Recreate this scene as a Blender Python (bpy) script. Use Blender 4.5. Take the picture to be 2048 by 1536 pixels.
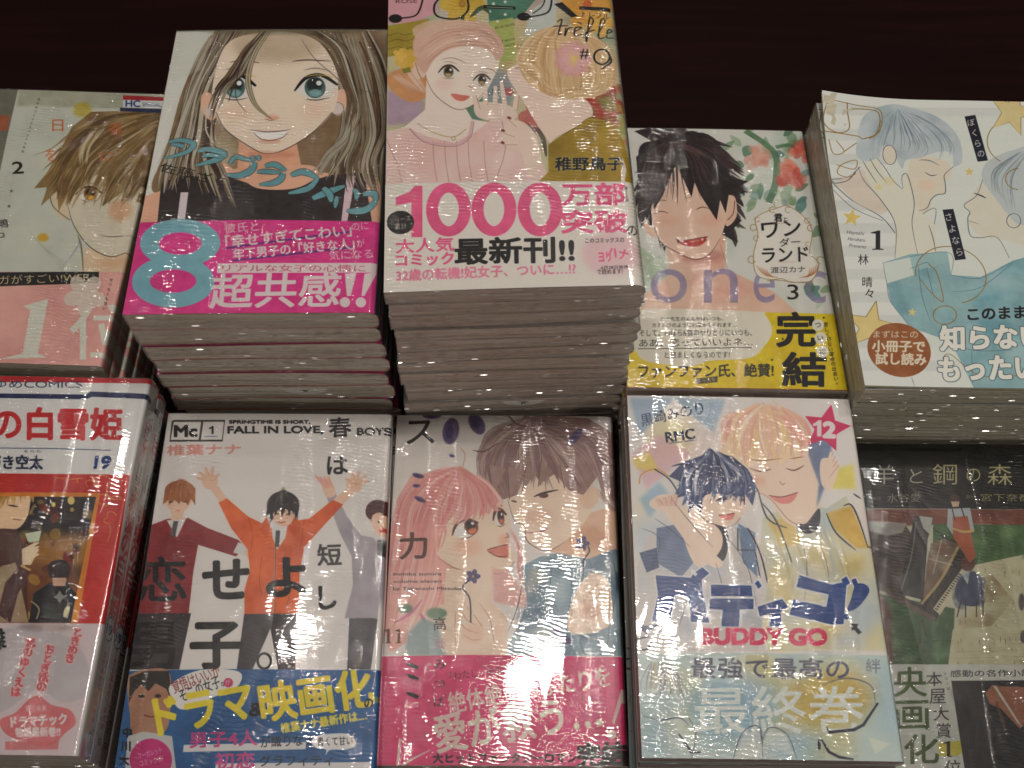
import bpy, math, random
import numpy as np
R = math.radians
scene = bpy.context.scene
for _o in list(bpy.data.objects):
    bpy.data.objects.remove(_o, do_unlink=True)

# ------------------------------------------------------------------ camera
cam = bpy.data.cameras.new('camera')
cam.sensor_width = 36.0
cam.lens = 36.0 * 2094.5 / 2048.0
cam.clip_start, cam.clip_end = 0.01, 100.0
cam_ob = bpy.data.objects.new('camera', cam)
scene.collection.objects.link(cam_ob)
from mathutils import Matrix, Vector
cam_ob.matrix_world = (Matrix.Translation((0, 0, 0.538)) @ Matrix.Rotation(R(27.273), 4, 'X')
                       @ Matrix.Rotation(R(0.978), 4, 'Z'))
scene.camera = cam_ob

# ------------------------------------------------------------------ room light (indoors: dim warm bounce)
world = bpy.data.worlds.new('World')
scene.world = world
world.use_nodes = True
_bg = world.node_tree.nodes['Background']
_bg.inputs[0].default_value = (1.0, 0.91, 0.82, 1)
_bg.inputs[1].default_value = 0.065

# ceiling lamps of the shop plus added low fills: (x, y, radius, watts)
LAMPS = [(0.12, 0.42, 0.09, 5.2, 1.80), (0.80, 0.80, 0.06, 4.4, 2.25), (-1.00, 1.10, 0.055, 2.6, 2.25),
         (0.45, 1.48, 0.055, 3.0, 2.25), (-0.25, -1.35, 0.08, 7.5, 1.15), (1.20, -0.3, 0.07, 5.5, 1.45), (-1.3, -0.3, 0.06, 1.2, 2.25),  # low ones are added: front brightens page edges, right the printed spine
         (0.42, 0.66, 0.05, 3.2, 2.25), (-0.36, 0.60, 0.045, 2.8, 2.25)]
for _x, _y, _r, _w, _z in LAMPS:
    _l = bpy.data.lights.new('ceiling_or_fill_lamp', 'AREA')
    _l.shape = 'DISK'
    _l.size = 2 * _r
    _l.energy = _w
    _l.color = (1.0, 0.92, 0.845)
    _lo = bpy.data.objects.new('ceiling_or_fill_lamp', _l)
    _lo.location = (_x, _y, _z)
    scene.collection.objects.link(_lo)
# large unseen soft panel added behind the camera as fill for page edges
_l = bpy.data.lights.new('fill_panel', 'AREA')
_l.shape = 'RECTANGLE'
_l.size, _l.size_y = 1.6, 1.0
_l.energy = 9
_l.color = (1.0, 0.92, 0.82)
_lo = bpy.data.objects.new('fill_panel', _l)
_lo.location = (0.1, -1.6, 1.2)
_lo.rotation_euler = (R(-58), 0, 0)
scene.collection.objects.link(_lo)

scene.view_settings.view_transform = 'Standard'
scene.view_settings.look = 'None'
scene.view_settings.exposure = -0.04
scene.view_settings.gamma = 1.0
scene.cycles.max_bounces = 10
scene.cycles.transparent_max_bounces = 24
scene.cycles.sample_clamp_indirect = 4.0
scene.cycles.use_denoising = True

# ------------------------------------------------------------------ a small painter: vector shapes -> printed sheet
random.seed(7)
rng = np.random.default_rng(11)
SS = 4
PPM = 5.2                       # print dots per millimetre
_glyphs = {}

def glyph(s):
    if s in _glyphs:
        return _glyphs[s]
    c = bpy.data.curves.new('t', 'FONT')
    c.body = s
    o = bpy.data.objects.new('t', c)
    scene.collection.objects.link(o)
    dg = bpy.context.evaluated_depsgraph_get()
    k = o.to_curve(dg)
    out = []
    for sp in k.splines:
        bp = sp.bezier_points
        n = len(bp)
        P = []
        for i in range(n):
            a, b = bp[i], bp[(i + 1) % n]
            p0, p1, p2, p3 = (np.array(v[:2]) for v in (a.co, a.handle_right, b.handle_left, b.co))
            d = abs(np.cross(p3 - p0, p1 - p0)) + abs(np.cross(p3 - p0, p2 - p0))
            m = 1 if d < 1e-6 else 5
            for t in np.arange(m) / m:
                P.append((1-t)**3*p0 + 3*(1-t)**2*t*p1 + 3*(1-t)*t*t*p2 + t**3*p3)
        if len(P) > 2:
            out.append(np.array(P))
    o.to_curve_clear()
    bpy.data.objects.remove(o, do_unlink=True)
    bpy.data.curves.remove(c)
    _glyphs[s] = out
    return out

def homography(src, dst):
    A, b = [], []
    for (x, y), (u, v) in zip(src, dst):
        A.append([x, y, 1, 0, 0, 0, -u*x, -u*y]); b.append(u)
        A.append([0, 0, 0, x, y, 1, -v*x, -v*y]); b.append(v)
    return np.append(np.linalg.solve(np.array(A, float), np.array(b, float)), 1).reshape(3, 3)

def smooth(pts, closed=False, n=6):
    P = np.array(pts, float)
    N = len(P)
    if N < 3:
        return P
    out = []
    rngi = range(N if closed else N - 1)
    for i in rngi:
        if closed:
            a, b, c, d = P[(i-1) % N], P[i], P[(i+1) % N], P[(i+2) % N]
        else:
            a, b, c, d = P[max(i-1, 0)], P[i], P[i+1], P[min(i+2, N-1)]
        for t in np.arange(n) / n:
            out.append(0.5*((2*b) + (c-a)*t + (2*a-5*b+4*c-d)*t*t + (3*b-a-3*c+d)*t**3))
    if not closed:
        out.append(P[-1])
    return np.array(out)

def box(a, r):
    if r < 1:
        return a
    for ax in (0, 1):
        c = np.cumsum(np.pad(a, [(r+1, r) if k == ax else (0, 0) for k in (0, 1)]), axis=ax)
        a = (np.take(c, range(2*r+1, c.shape[ax]), ax) - np.take(c, range(0, c.shape[ax]-2*r-1), ax)) / (2*r+1)
    return a

def col(c):
    return np.array(c[:3], float) / 255.0

class Art:
    def __init__(s, name, W, H, spine, corners, base):
        """corners: where the front of the cover lies in drawing units: TL, TR, BR, BL"""
        s.name, s.W, s.H, s.CW = name, W, H, W + spine
        s.w, s.h = int(s.CW * PPM), int(H * PPM)
        s.img = np.ones((s.h, s.w, 3)) * col(base)
        s.Hm = homography(corners, [(0, 0), (W*PPM, 0), (W*PPM, H*PPM), (0, H*PPM)])
        s.fr = (0, 0, 1.0)
        s.clip = None
        s.mm = False
    def frame(s, ox, oy, sc):
        s.fr = (ox, oy, sc)
    def P(s, pts):
        p = np.array(pts, float).reshape(-1, 2)
        if s.mm:
            return p * PPM
        p = p / s.fr[2] + np.array(s.fr[:2])
        q = np.c_[p, np.ones(len(p))] @ s.Hm.T
        return q[:, :2] / q[:, 2:]
    def k(s, w):
        """length in drawing units -> canvas dots"""
        return w * PPM if s.mm else w / s.fr[2] * 1.13 * PPM / 4.6
    def cover(s, polys):
        allp = np.vstack(polys)
        pad = 2
        x0 = max(int(allp[:, 0].min()) - pad, 0); x1 = min(int(allp[:, 0].max()) + pad + 2, s.w)
        y0 = max(int(allp[:, 1].min()) - pad, 0); y1 = min(int(allp[:, 1].max()) + pad + 2, s.h)
        if x1 <= x0 or y1 <= y0:
            return None
        bw, bh = x1 - x0, (y1 - y0) * SS
        acc = np.zeros((bh, bw + 2))
        for p in polys:
            a = p.copy(); b = np.roll(p, -1, 0)
            ya, yb = (a[:, 1] - y0) * SS, (b[:, 1] - y0) * SS
            xa, xb = a[:, 0] - x0, b[:, 0] - x0
            sg = np.where(yb > ya, 1.0, -1.0)
            lo, hi = np.minimum(ya, yb), np.maximum(ya, yb)
            r0 = np.clip(np.ceil(lo - 0.5), 0, bh).astype(int); r1 = np.clip(np.ceil(hi - 0.5), 0, bh).astype(int)
            cnt = np.maximum(r1 - r0, 0)
            if cnt.sum() == 0:
                continue
            idx = np.repeat(np.arange(len(cnt)), cnt)
            rows = np.arange(cnt.sum()) - np.repeat(np.cumsum(cnt) - cnt, cnt) + r0[idx]
            t = (rows + 0.5 - ya[idx]) / (yb[idx] - ya[idx])
            xs = np.clip(xa[idx] + t * (xb[idx] - xa[idx]), 0, bw - 0.001)
            ix = xs.astype(int); fr = xs - ix
            np.add.at(acc, (rows, ix), sg[idx] * (1 - fr))
            np.add.at(acc, (rows, ix + 1), sg[idx] * fr)
        c = np.clip(np.abs(np.cumsum(acc, 1)[:, :bw]), 0, 1).reshape(-1, SS, bw).mean(1)
        return x0, y0, c
    def paint(s, r, c, a=1.0, blur=0, dil=0, tex=0):
        if r is None:
            return
        x0, y0, m = r
        pad = int(blur * 2 + dil + 2)
        if blur or dil:
            px0, py0 = min(pad, x0), min(pad, y0)
            px1 = min(pad, s.w - x0 - m.shape[1]); py1 = min(pad, s.h - y0 - m.shape[0])
            m = np.pad(m, [(py0, py1), (px0, px1)]); x0 -= px0; y0 -= py0
        if dil:
            M = np.pad(m, pad)
            o = m.copy()
            H_, W_ = m.shape
            for rr in ((dil, dil / 2) if dil > 2 else (dil,)):
                for q in range(12):
                    dx, dy = int(round(rr*math.cos(q*math.pi/6))), int(round(rr*math.sin(q*math.pi/6)))
                    o = np.maximum(o, M[pad+dy:pad+dy+H_, pad+dx:pad+dx+W_])
            m = o
        if blur:
            b = max(1, int(blur / 1.5))
            m = box(box(m, b), b)
        m = m * a
        if tex:
            m = m * np.clip(1 - tex * s.tex[y0:y0+m.shape[0], x0:x0+m.shape[1]], 0, 1)
        if s.clip is not None:
            m = m * s.clip[y0:y0+m.shape[0], x0:x0+m.shape[1]]
        v = s.img[y0:y0+m.shape[0], x0:x0+m.shape[1]]
        v += (col(c) - v) * m[..., None]
    def fill(s, pts, c, a=1, blur=0, sm=False, dil=0):
        p = s.P(smooth(pts, True) if sm else pts)
        s.paint(s.cover([p]), c, a, s.k(blur), dil)
    def setclip(s, pts=None, sm=False):
        s.clip = None
        if pts is not None:
            r = s.cover([s.P(smooth(pts, True) if sm else pts)])
            m = np.zeros((s.h, s.w)); x0, y0, c = r
            m[y0:y0+c.shape[0], x0:x0+c.shape[1]] = c
            s.clip = m
    def line(s, pts, w, c, a=1, t0=1.0, t1=1.0, mid=1.0, sm=True, blur=0):
        """ribbon, w in drawing units, tapering to t0/t1 of w at its ends"""
        q = smooth(pts) if sm and len(pts) > 2 else np.array(pts, float)
        if len(q) == 2:
            q = q[0] + (q[1] - q[0]) * np.linspace(0, 1, 6)[:, None]
        p = s.P(q)
        d = np.gradient(p, axis=0)
        n = np.c_[-d[:, 1], d[:, 0]] / (np.linalg.norm(d, axis=1, keepdims=True) + 1e-9)
        t = np.linspace(0, 1, len(p))
        ww = np.where(t < .5, t0 + (mid - t0) * np.sin(t * math.pi), t1 + (mid - t1) * np.sin(t * math.pi))
        hw = np.maximum(s.k(w) * ww / 2, 0.12)[:, None]
        s.paint(s.cover([np.vstack([p + n * hw, (p - n * hw)[::-1]])]), c, a, s.k(blur))
    def ell(s, cx, cy, rx, ry, c, a=1, blur=0, rot=0, a0=0, a1=360, w=None):
        th = np.radians(np.linspace(a0, a1, 40))
        x, y = rx*np.cos(th), ry*np.sin(th)
        r = R(rot)
        P = np.c_[cx + x*math.cos(r) - y*math.sin(r), cy + x*math.sin(r) + y*math.cos(r)]
        if w:
            s.line(P, w, c, a, sm=False, blur=blur)
        else:
            s.paint(s.cover([s.P(P)]), c, a, s.k(blur))
    def T(s, text, x0, y0, x1, y1, c, h=None, bold=0, a=1, out=None, em=False, skew=0, blur=0):
        """text whose ink runs from the bottom-left corner (x0,y0) to the bottom-right corner (x1,y1)"""
        g = glyph(text)
        if not g:
            return
        al = np.vstack(g)
        mn, mx = al.min(0), al.max(0)
        if em:
            mn[1], mx[1] = -0.12, 0.75
        u = np.array([x1 - x0, y1 - y0], float); L = np.linalg.norm(u); u /= L
        v = np.array([u[1], -u[0]])
        if h is None:
            h = (mx[1] - mn[1]) / (mx[0] - mn[0]) * L
        polys = []
        for q in g:
            t = (q - mn) / (mx - mn)
            polys.append(s.P(np.array([x0, y0]) + (t[:, :1] * L + t[:, 1:] * skew) * u + t[:, 1:] * h * v))
        r = s.cover(polys)
        b = s.k(bold)
        if out:
            s.paint(r, out[0], a, 0, b + s.k(out[1]))
        s.paint(r, c, a, s.k(blur), b)
    def V(s, text, x0, y0, x1, y1, size, c, bold=0, a=1, out=None, sx=1.0, rot=0):
        """vertical text: character cells centred from (x0,y0) to (x1,y1)"""
        n = len(text)
        for i, ch in enumerate(text):
            if ch == ' ':
                continue
            t = i / max(n - 1, 1)
            cx, cy = x0 + (x1 - x0) * t, y0 + (y1 - y0) * t
            g = glyph(ch)
            if not g:
                continue
            al = np.vstack(g); ctr = (al.min(0) + al.max(0)) / 2
            if ch in 'ー…':
                g = [np.c_[q[:, 1], q[:, 0]][::-1] for q in g]; ctr = ctr[::-1]
            sc = size / 1.0 * 1.12
            cr, sr = math.cos(R(rot)), math.sin(R(rot))
            polys = []
            for q in g:
                d = (q - ctr) * np.array([sx, -1]) * sc
                d = np.c_[d[:, 0]*cr - d[:, 1]*sr, d[:, 0]*sr + d[:, 1]*cr]
                polys.append(s.P(d + np.array([cx, cy])))
            r = s.cover(polys)
            b = s.k(bold)
            if out:
                s.paint(r, out[0], a, 0, b + s.k(out[1]))
            s.paint(r, c, a, 0, b)
    def hair(s, guides, n, cols, w=6, a=.8, jit=3, edge=None, t0=.3, t1=.1):
        """tapered strands between successive guide lines"""
        G = [np.array(g, float) for g in guides]
        for _ in range(n):
            t = random.random() * (len(G) - 1)
            i = min(int(t), len(G) - 2); f = t - i
            q = G[i] * (1 - f) + G[i+1] * f
            q = q + np.array([[random.gauss(0, jit), random.gauss(0, jit)] for _ in q])
            s0 = random.uniform(0, .25) * (random.random() < .6)
            q = smooth(q)
            m = len(q); q = q[int(s0*m):max(int(m*random.uniform(.75, 1)), 4)]
            ww = random.uniform(.4, 1.3) * w
            if edge:
                s.line(q, ww + 5, edge, .75, t0, t1, sm=False)
            s.line(q, ww, random.choice(cols), a * random.uniform(.6, 1), t0, t1, sm=False)
    def wash(s, poly, cols, n, size, a=.35, sm=True):
        """water-colour patches inside a shape"""
        old = s.clip
        s.setclip(poly, sm)
        P = np.array(poly, float); mn, mx = P.min(0), P.max(0)
        for _ in range(n):
            cx, cy = random.uniform(mn[0], mx[0]), random.uniform(mn[1], mx[1])
            s.ell(cx, cy, size*random.uniform(.4, 1.2), size*random.uniform(.3, .9), random.choice(cols),
                  a*random.uniform(.4, 1), blur=size*.35, rot=random.uniform(0, 180))
        s.clip = old
    def leaf(s, x, y, L, w, ang, c, a=.8):
        u = np.array([math.cos(R(ang)), math.sin(R(ang))]); n = np.array([-u[1], u[0]])
        p = np.array([x, y], float)
        s.fill([p, p+u*L*.3+n*w*.5, p+u*L*.65+n*w*.42, p+u*L, p+u*L*.65-n*w*.42, p+u*L*.3-n*w*.5], c, a, sm=True)
    def eye(s, x, y, w, h, iris, rot=0, look=0, lash=(30, 22, 20), a=1):
        c_, s_ = math.cos(R(rot)), math.sin(R(rot))
        def q(px, py):
            return (x + px*w*c_ - py*h*s_, y + px*w*s_ + py*h*c_)
        s.fill([q(-.5, .05), q(-.2, -.42), q(.2, -.45), q(.5, -.05), q(.25, .42), q(-.2, .42)], (240, 238, 232), a, sm=True)
        s.ell(*q(look, 0), w*.27, h*.44, iris, a, rot=rot)
        s.ell(*q(look, -.12), w*.2, h*.3, tuple(v*.35 for v in iris), a, blur=w*.05, rot=rot)
        s.ell(*q(look, .22), w*.16, h*.16, tuple(min(255, v*1.5+25) for v in iris), a*.8, blur=w*.04, rot=rot)
        s.ell(*q(look+.1, -.18), w*.07, h*.1, (250, 250, 250), a)
        s.line([q(-.55, .12), q(-.25, -.4), q(.15, -.5), q(.56, -.08)], h*.2, lash, a, .3, .5)
        s.line([q(-.3, .45), q(0, .52), q(.35, .42)], h*.06, lash, a*.7, .2, .2)
        s.line([q(-.3, -.72), q(0, -.8), q(.4, -.66)], h*.05, lash, a*.6, .2, .2)
    def star(s, x, y, r, c, rot=0, a=1, inner=.42, w=None, n=5):
        P = []
        for i in range(2*n):
            t = R(rot - 90 + i*180/n); q = r if i % 2 == 0 else r*inner
            P.append((x + q*math.cos(t), y + q*math.sin(t)))
        if w:
            s.line(P + [P[0]], w, c, a, sm=False)
        else:
            s.fill(P, c, a)
    def flower(s, x, y, r, c, n=5, ctr=(230, 200, 90), rot=0, a=.9):
        for i in range(n):
            t = R(rot + i*360/n)
            s.ell(x + r*.55*math.cos(t), y + r*.55*math.sin(t), r*.5, r*.36, c, a, rot=math.degrees(t))
        s.ell(x, y, r*.18, r*.18, ctr, a)
    def image(s, grain=.012):
        s.img += rng.normal(0, grain, s.img.shape[:2])[..., None]
        lum = s.img.mean(-1, keepdims=True)
        for r_, am in ((5, .05), (14, .06), (40, .05)):      # uneven pigment of the printed water-colour
            n_ = box(box(rng.normal(0, 1, s.img.shape[:2]), r_), r_)
            n_ = n_ / n_.std() * am * .35
            tint = np.array([1, .9, .8]) if r_ != 14 else np.array([.7, 1, 1.1])
            s.img += n_[..., None] * tint * np.clip((.9 - lum) * 2.2, .0, .6)
        im = bpy.data.images.new(s.name, s.w, s.h, alpha=False)
        px = np.ones((s.h, s.w, 4), np.float32)
        px[..., :3] = np.clip(s.img[::-1], 0, 1)
        im.pixels.foreach_set(px.ravel())
        im.update()
        im.pack()
        return im

# ------------------------------------------------------------------ where each stack stands (mm, from the survey of the display)
S = {
'B': dict(W=112, H=174, x=-119.8, y=325.8, top=137.5, yaw=1.51, tx=-0.0104, ty=0.0054, c=[(352.4, 59.7), (782.8, 57.0), (749.5, 625.5), (243.7, 629.7)]),
'C': dict(W=112, H=174, x=-4.6, y=329.1, top=159.3, yaw=3.20, tx=0.0228, ty=0.0009, c=[(775.9, -12.6), (1222.1, -23.2), (1288.3, 569.8), (766.8, 585.9)]),
'D': dict(W=112, H=174, x=112.8, y=328.7, top=65.1, yaw=0.73, tx=-0.0322, ty=-0.0167, c=[(1223.5, 253.7), (1604.4, 260.7), (1695.8, 781.0), (1254.0, 775.1)]),
'I': dict(W=112, H=174, x=114.1, y=151.0, top=66.6, yaw=0.13, tx=0.0038, ty=-0.0061, c=[(1253.8, 788.9), (1697.6, 796.9), (1805.8, 1524.8), (1283.8, 1516.6)]),
'H': dict(W=112, H=174, x=-2.8, y=149.8, top=42.4, yaw=0.80, tx=0.0077, ty=-0.0049, c=[(793.3, 828.7), (1221.1, 831.5), (1253.0, 1533.4), (753.7, 1531.9)]),
'G': dict(W=112, H=174, x=-115.7, y=141.9, top=56.4, yaw=1.45, tx=0.0118, ty=-0.0244, c=[(335.8, 825.0), (779.9, 827.1), (746.2, 1551.9), (225.4, 1555.4)]),
'F': dict(W=112, H=174, x=-231.4, y=144.7, top=88.6, yaw=0.13, tx=0.0000, ty=-0.0029, c=[(-167.6, 747.8), (297.0, 755.3), (150.0, 1513.1), (-401.8, 1504.8)]),
'A': dict(W=112, H=174, x=-254.9, y=325.1, top=89.0, yaw=-0.95, tx=-0.0014, ty=-0.0028, c=[(-67.8, 174.6), (330.0, 187.2), (198.1, 732.9), (-262.2, 717.7)]),
'J': dict(W=128, H=182, x=244.0, y=141.0, top=27.7, yaw=0.32, tx=-0.0002, ty=0.0102, c=[(1693.1, 885.0), (2173.3, 888.8), (2367.1, 1621.6), (1802.6, 1616.0)]),
'E': dict(W=128, H=182, x=234.3, y=325.1, top=101.1, yaw=0.13, tx=0.0013, ty=0.0008, c=[(1649.9, 165.0), (2113.0, 171.9), (2285.8, 755.7), (1745.1, 747.8)]),
}
ART = {}
def one(A, x0, y0, w, h, c, out=None, k=.34):
    """the figure 1 with a flag, lower left at (x0, y0)"""
    x1 = x0 + w; sw = w * k * 1.2
    p = [(x1 - sw*.1, y0), (x1 - sw*1.1, y0), (x1 - sw*1.1, y0 - h*.68), (x0, y0 - h*.62), (x0, y0 - h*.78), (x1 - sw*1.3, y0 - h*.88), (x1 - sw*.8, y0 - h), (x1 - sw*.1, y0 - h)]
    if out:
        A.fill(p, out[0], dil=out[1])
    A.fill(p, c)
def one_serif(A, x0, y0, w, h, c):
    m = x0 + w*.5; s_ = w*.16
    A.fill([(x0 + w*.1, y0), (x0 + w*.1, y0 - h*.04), (m - s_, y0 - h*.07), (m - s_, y0 - h*.84), (x0, y0 - h*.86), (x0, y0 - h*.9), (m, y0 - h), (m + s_, y0 - h), (m + s_, y0 - h*.07), (x0 + w*.9, y0 - h*.04), (x0 + w*.9, y0)], c)
def new_art(k, base, spine=16):
    a = Art('print_' + k, S[k]['W'], S[k]['H'], spine, S[k]['c'], base)
    ART[k] = a
    return a

# ---------------- B: long-haired woman, pink band with a large 8
def art_B():
    A = new_art('B', (228, 230, 222)); A.frame(240, 40, 2.559)
    beige = [(216, 210, 184), (200, 190, 160), (234, 230, 212), (178, 162, 128), (224, 220, 198)]
    brown = [(96, 68, 48), (120, 88, 60), (74, 50, 40), (140, 110, 78)]
    A.fill([(700, 20), (480, 60), (330, 330), (240, 640), (160, 850), (250, 900), (500, 980), (640, 960), (1050, 1000), (1340, 960), (1420, 500), (1400, 20)], (150, 124, 92), sm=True)
    A.wash([(700, 20), (480, 60), (330, 330), (240, 640), (160, 850), (500, 980), (1050, 1000), (1340, 960), (1420, 500), (1400, 20)], beige + brown, 70, 110, .5)
    # shoulders, top, straps
    A.fill([(60, 1040), (120, 900), (330, 830), (600, 760), (920, 760), (1180, 800), (1330, 820), (1360, 1040)], (240, 196, 168), sm=False)
    A.fill([(610, 600), (900, 610), (930, 760), (1080, 860), (440, 860), (600, 770)], (238, 188, 156))
    A.fill([(190, 1040), (210, 830), (300, 800), (520, 790), (700, 850), (900, 850), (1080, 790), (1250, 780), (1290, 1040)], (58, 50, 52))
    A.fill([(290, 1040), (310, 880), (350, 880), (330, 1040)], (232, 222, 226)); A.fill([(1130, 1040), (1160, 790), (1205, 795), (1160, 1040)], (236, 214, 222))
    A.fill([(450, 790), (520, 730), (600, 780), (700, 860), (900, 860), (1010, 790), (930, 740)], (240, 196, 168), sm=True)
    A.hair([[(500, 60), (370, 330), (300, 560), (230, 760), (180, 900)], [(620, 60), (470, 330), (400, 600), (380, 760), (420, 900)], [(640, 80), (500, 400), (470, 640), (560, 820), (620, 980)]], 70, beige + beige + brown, 25, .9, 10, edge=(60, 44, 36))
    A.hair([[(1010, 60), (1130, 300), (1150, 560), (1060, 700), (960, 800)], [(1150, 60), (1230, 330), (1260, 600), (1220, 760), (1290, 930)], [(1250, 50), (1340, 250), (1390, 500), (1330, 700), (1340, 860)]], 70, beige + beige + brown, 26, .9, 10, edge=(60, 44, 36))
    # face
    A.ell(455, 440, 40, 75, (240, 204, 178), rot=-15); A.ell(1125, 420, 36, 70, (240, 204, 178), rot=12)
    A.ell(462, 462, 26, 32, (226, 214, 206)); A.ell(1110, 452, 34, 32, (230, 218, 212)); A.ell(1110, 452, 34, 32, (110, 90, 80), w=3)
    face = [(800, 60), (560, 110), (480, 300), (480, 440), (520, 540), (640, 640), (745, 684), (850, 660), (980, 580), (1080, 480), (1115, 380), (1100, 240), (1000, 100)]
    A.fill(face, (246, 232, 214), sm=True)
    A.ell(800, 130, 230, 90, (196, 176, 148), .6, blur=40)
    A.ell(600, 470, 80, 40, (244, 200, 170), .3, blur=40); A.ell(990, 460, 80, 40, (244, 200, 170), .3, blur=40)
    A.line([(490, 470), (540, 560), (650, 640), (745, 684), (850, 660), (985, 575), (1085, 470)], 5, (50, 38, 34), .95, .5, .5)
    A.ell(770, 690, 130, 16, (214, 150, 120), .6, blur=14)
    A.eye(590, 345, 188, 124, (92, 122, 122), 2); A.eye(1002, 345, 200, 124, (92, 122, 122), -2, -.02)
    A.line([(560, 216), (630, 208), (715, 220)], 9, (80, 58, 48), .9, .2, .3); A.line([(880, 212), (960, 204), (1080, 210)], 9, (80, 58, 48), .9, .3, .2)
    A.line([(540, 290), (620, 278), (700, 292)], 9, (214, 190, 84), .8, .2, .2); A.line([(940, 292), (1010, 280), (1100, 292)], 9, (214, 190, 84), .8, .2, .2)
    A.line([(740, 505), (770, 514), (800, 506)], 4, (150, 90, 70), .9, .2, .2); A.ell(780, 500, 34, 14, (236, 170, 140), .6, blur=10)
    A.fill([(676, 566), (740, 572), (800, 570), (866, 562), (836, 604), (770, 614), (706, 604)], (252, 250, 246), sm=True)
    A.line([(668, 562), (740, 572), (810, 570), (872, 560)], 6, (110, 60, 50), .95, .3, .3); A.line([(684, 576), (716, 606), (770, 616), (830, 602), (862, 572)], 6, (130, 70, 60), .95, .3, .3)
    A.ell(765, 622, 60, 9, (228, 160, 136), .5, blur=6)
    # strands over the face
    A.hair([[(720, 60), (640, 160), (560, 280), (470, 400), (420, 560)], [(780, 50), (700, 150), (650, 250), (600, 330), (560, 420)]], 16, beige + brown, 24, .9, 8, edge=(60, 44, 36))
    for w, c in ((30, (70, 52, 42)), (24, (206, 200, 172)), (9, (160, 144, 112))):
        A.line([(760, 60), (690, 170), (655, 300), (690, 430), (780, 510)], w, c, 1, .8, .1)
    A.line([(640, 150), (600, 290), (595, 400), (650, 475)], 4, (60, 44, 38), .9, .4, .2)
    A.line([(930, 100), (990, 190), (1080, 270), (1160, 330), (1340, 385)], 4, (60, 44, 38), .8, .3, .2)
    A.hair([[(900, 50), (1050, 130), (1130, 290), (1170, 400), (1150, 560)], [(1050, 50), (1180, 160), (1220, 300), (1260, 500), (1200, 600)]], 18, beige + brown, 24, .9, 8, edge=(60, 44, 36))
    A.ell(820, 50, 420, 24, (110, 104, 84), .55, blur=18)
    A.fill([(300, 60), (480, 56), (420, 250), (240, 330)], (214, 216, 206), .45, blur=12)
    A.line([(470, 70), (380, 250), (300, 500), (200, 720)], 4, (60, 50, 44), .7, .3, .3); A.line([(450, 420), (440, 560), (490, 640)], 8, (226, 220, 200), 1, .3, .2)
    # title (blue blobs) and author
    tq = (122, 178, 186)
    for w_, p_ in ((30, [(250, 622), (310, 612), (375, 632), (350, 668), (290, 690), (225, 704)]), (24, [(262, 632), (310, 640), (330, 650)]),
                   (36, [(395, 672), (450, 660), (530, 684), (500, 712), (440, 730), (388, 744)]), (26, [(420, 700), (460, 690), (530, 706)]),
                   (26, [(560, 738), (590, 702), (640, 712), (694, 724)]), (40, [(690, 728), (670, 770), (610, 796), (545, 790)]), (22, [(672, 694), (686, 722)]), (22, [(704, 692), (716, 722)]),
                   (34, [(742, 748), (790, 740), (852, 772)]), (30, [(702, 776), (760, 776), (832, 782)]), (38, [(836, 784), (820, 815), (780, 835), (712, 842)]),
                   (38, [(874, 796), (940, 776), (1018, 812)]), (34, [(1010, 812), (970, 856), (920, 874), (862, 886)]),
                   (40, [(985, 912), (1060, 880), (1150, 846)]), (34, [(1040, 856), (1072, 890), (1080, 930)]), (24, [(1110, 900), (1100, 960)]),
                   (28, [(1196, 862), (1212, 886), (1206, 916)]), (36, [(1242, 890), (1300, 884), (1308, 930)]), (40, [(1308, 924), (1260, 966), (1200, 976), (1158, 972)])):
        A.line(p_, w_ + 7, (52, 44, 42), .8, .6, .3)
        A.line(p_, w_, tq, 1, .6, .3)
    A.T('佐藤ざくり', 196, 770, 620, 880, (30, 26, 26), h=54, skew=6, bold=.5)
    # pink band
    A.fill([(-30, 1036), (700, 1022), (1450, 1030), (1450, 1700), (-60, 1700)], (232, 66, 158))
    A.wash([(-30, 1040), (1450, 1030), (1450, 1600), (-60, 1600)], [(240, 88, 170), (222, 54, 146)], 30, 160, .3, sm=False)
    A.ell(308, 1140, 207, 124, (140, 194, 206)); A.ell(272, 1338, 212, 133, (140, 194, 206))
    A.ell(308, 1143, 110, 57, (232, 66, 158)); A.ell(272, 1335, 119, 60, (232, 66, 158))
    wh = (238, 226, 226)
    A.T('彼氏と', 536, 1092, 712, 1080, wh, h=50, bold=1)
    A.line([(545, 1168), (1185, 1080)], 12, (124, 62, 150), sm=False); A.line([(575, 1232), (1200, 1160)], 12, (124, 62, 150), sm=False)
    A.T('「幸せすぎてこわい」', 545, 1168, 1185, 1104, wh, h=64, bold=2); A.T('のに', 1186, 1076, 1272, 1068, wh, h=38)
    A.T('年下男子の「好きな人」', 582, 1228, 1200, 1168, wh, h=56, bold=1.5); A.T('が', 1212, 1160, 1252, 1158, wh, h=40); A.T('気になる', 1070, 1228, 1292, 1216, wh, h=48, bold=.5)
    A.fill([(500, 1246), (1316, 1240), (1312, 1290), (497, 1296)], wh)
    A.T('リアルな女子の心情に', 524, 1288, 1256, 1286, (214, 90, 130), h=36, bold=.5)
    A.T('超共感', 460, 1474, 1118, 1462, wh, h=172, bold=4, skew=18)
    A.fill([(1150, 1296), (1210, 1290), (1180, 1410), (1160, 1410)], wh); A.fill([(1250, 1296), (1316, 1286), (1250, 1410), (1234, 1410)], wh)
    A.ell(1150, 1442, 27, 26, wh); A.ell(1232, 1442, 27, 26, wh)
    # spine: teal
    A.mm = True
    A.fill([(112, 0), (130, 0), (130, 174), (112, 174)], (96, 122, 134)); A.fill([(112, 122), (130, 122), (130, 174), (112, 174)], (70, 96, 110))
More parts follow.
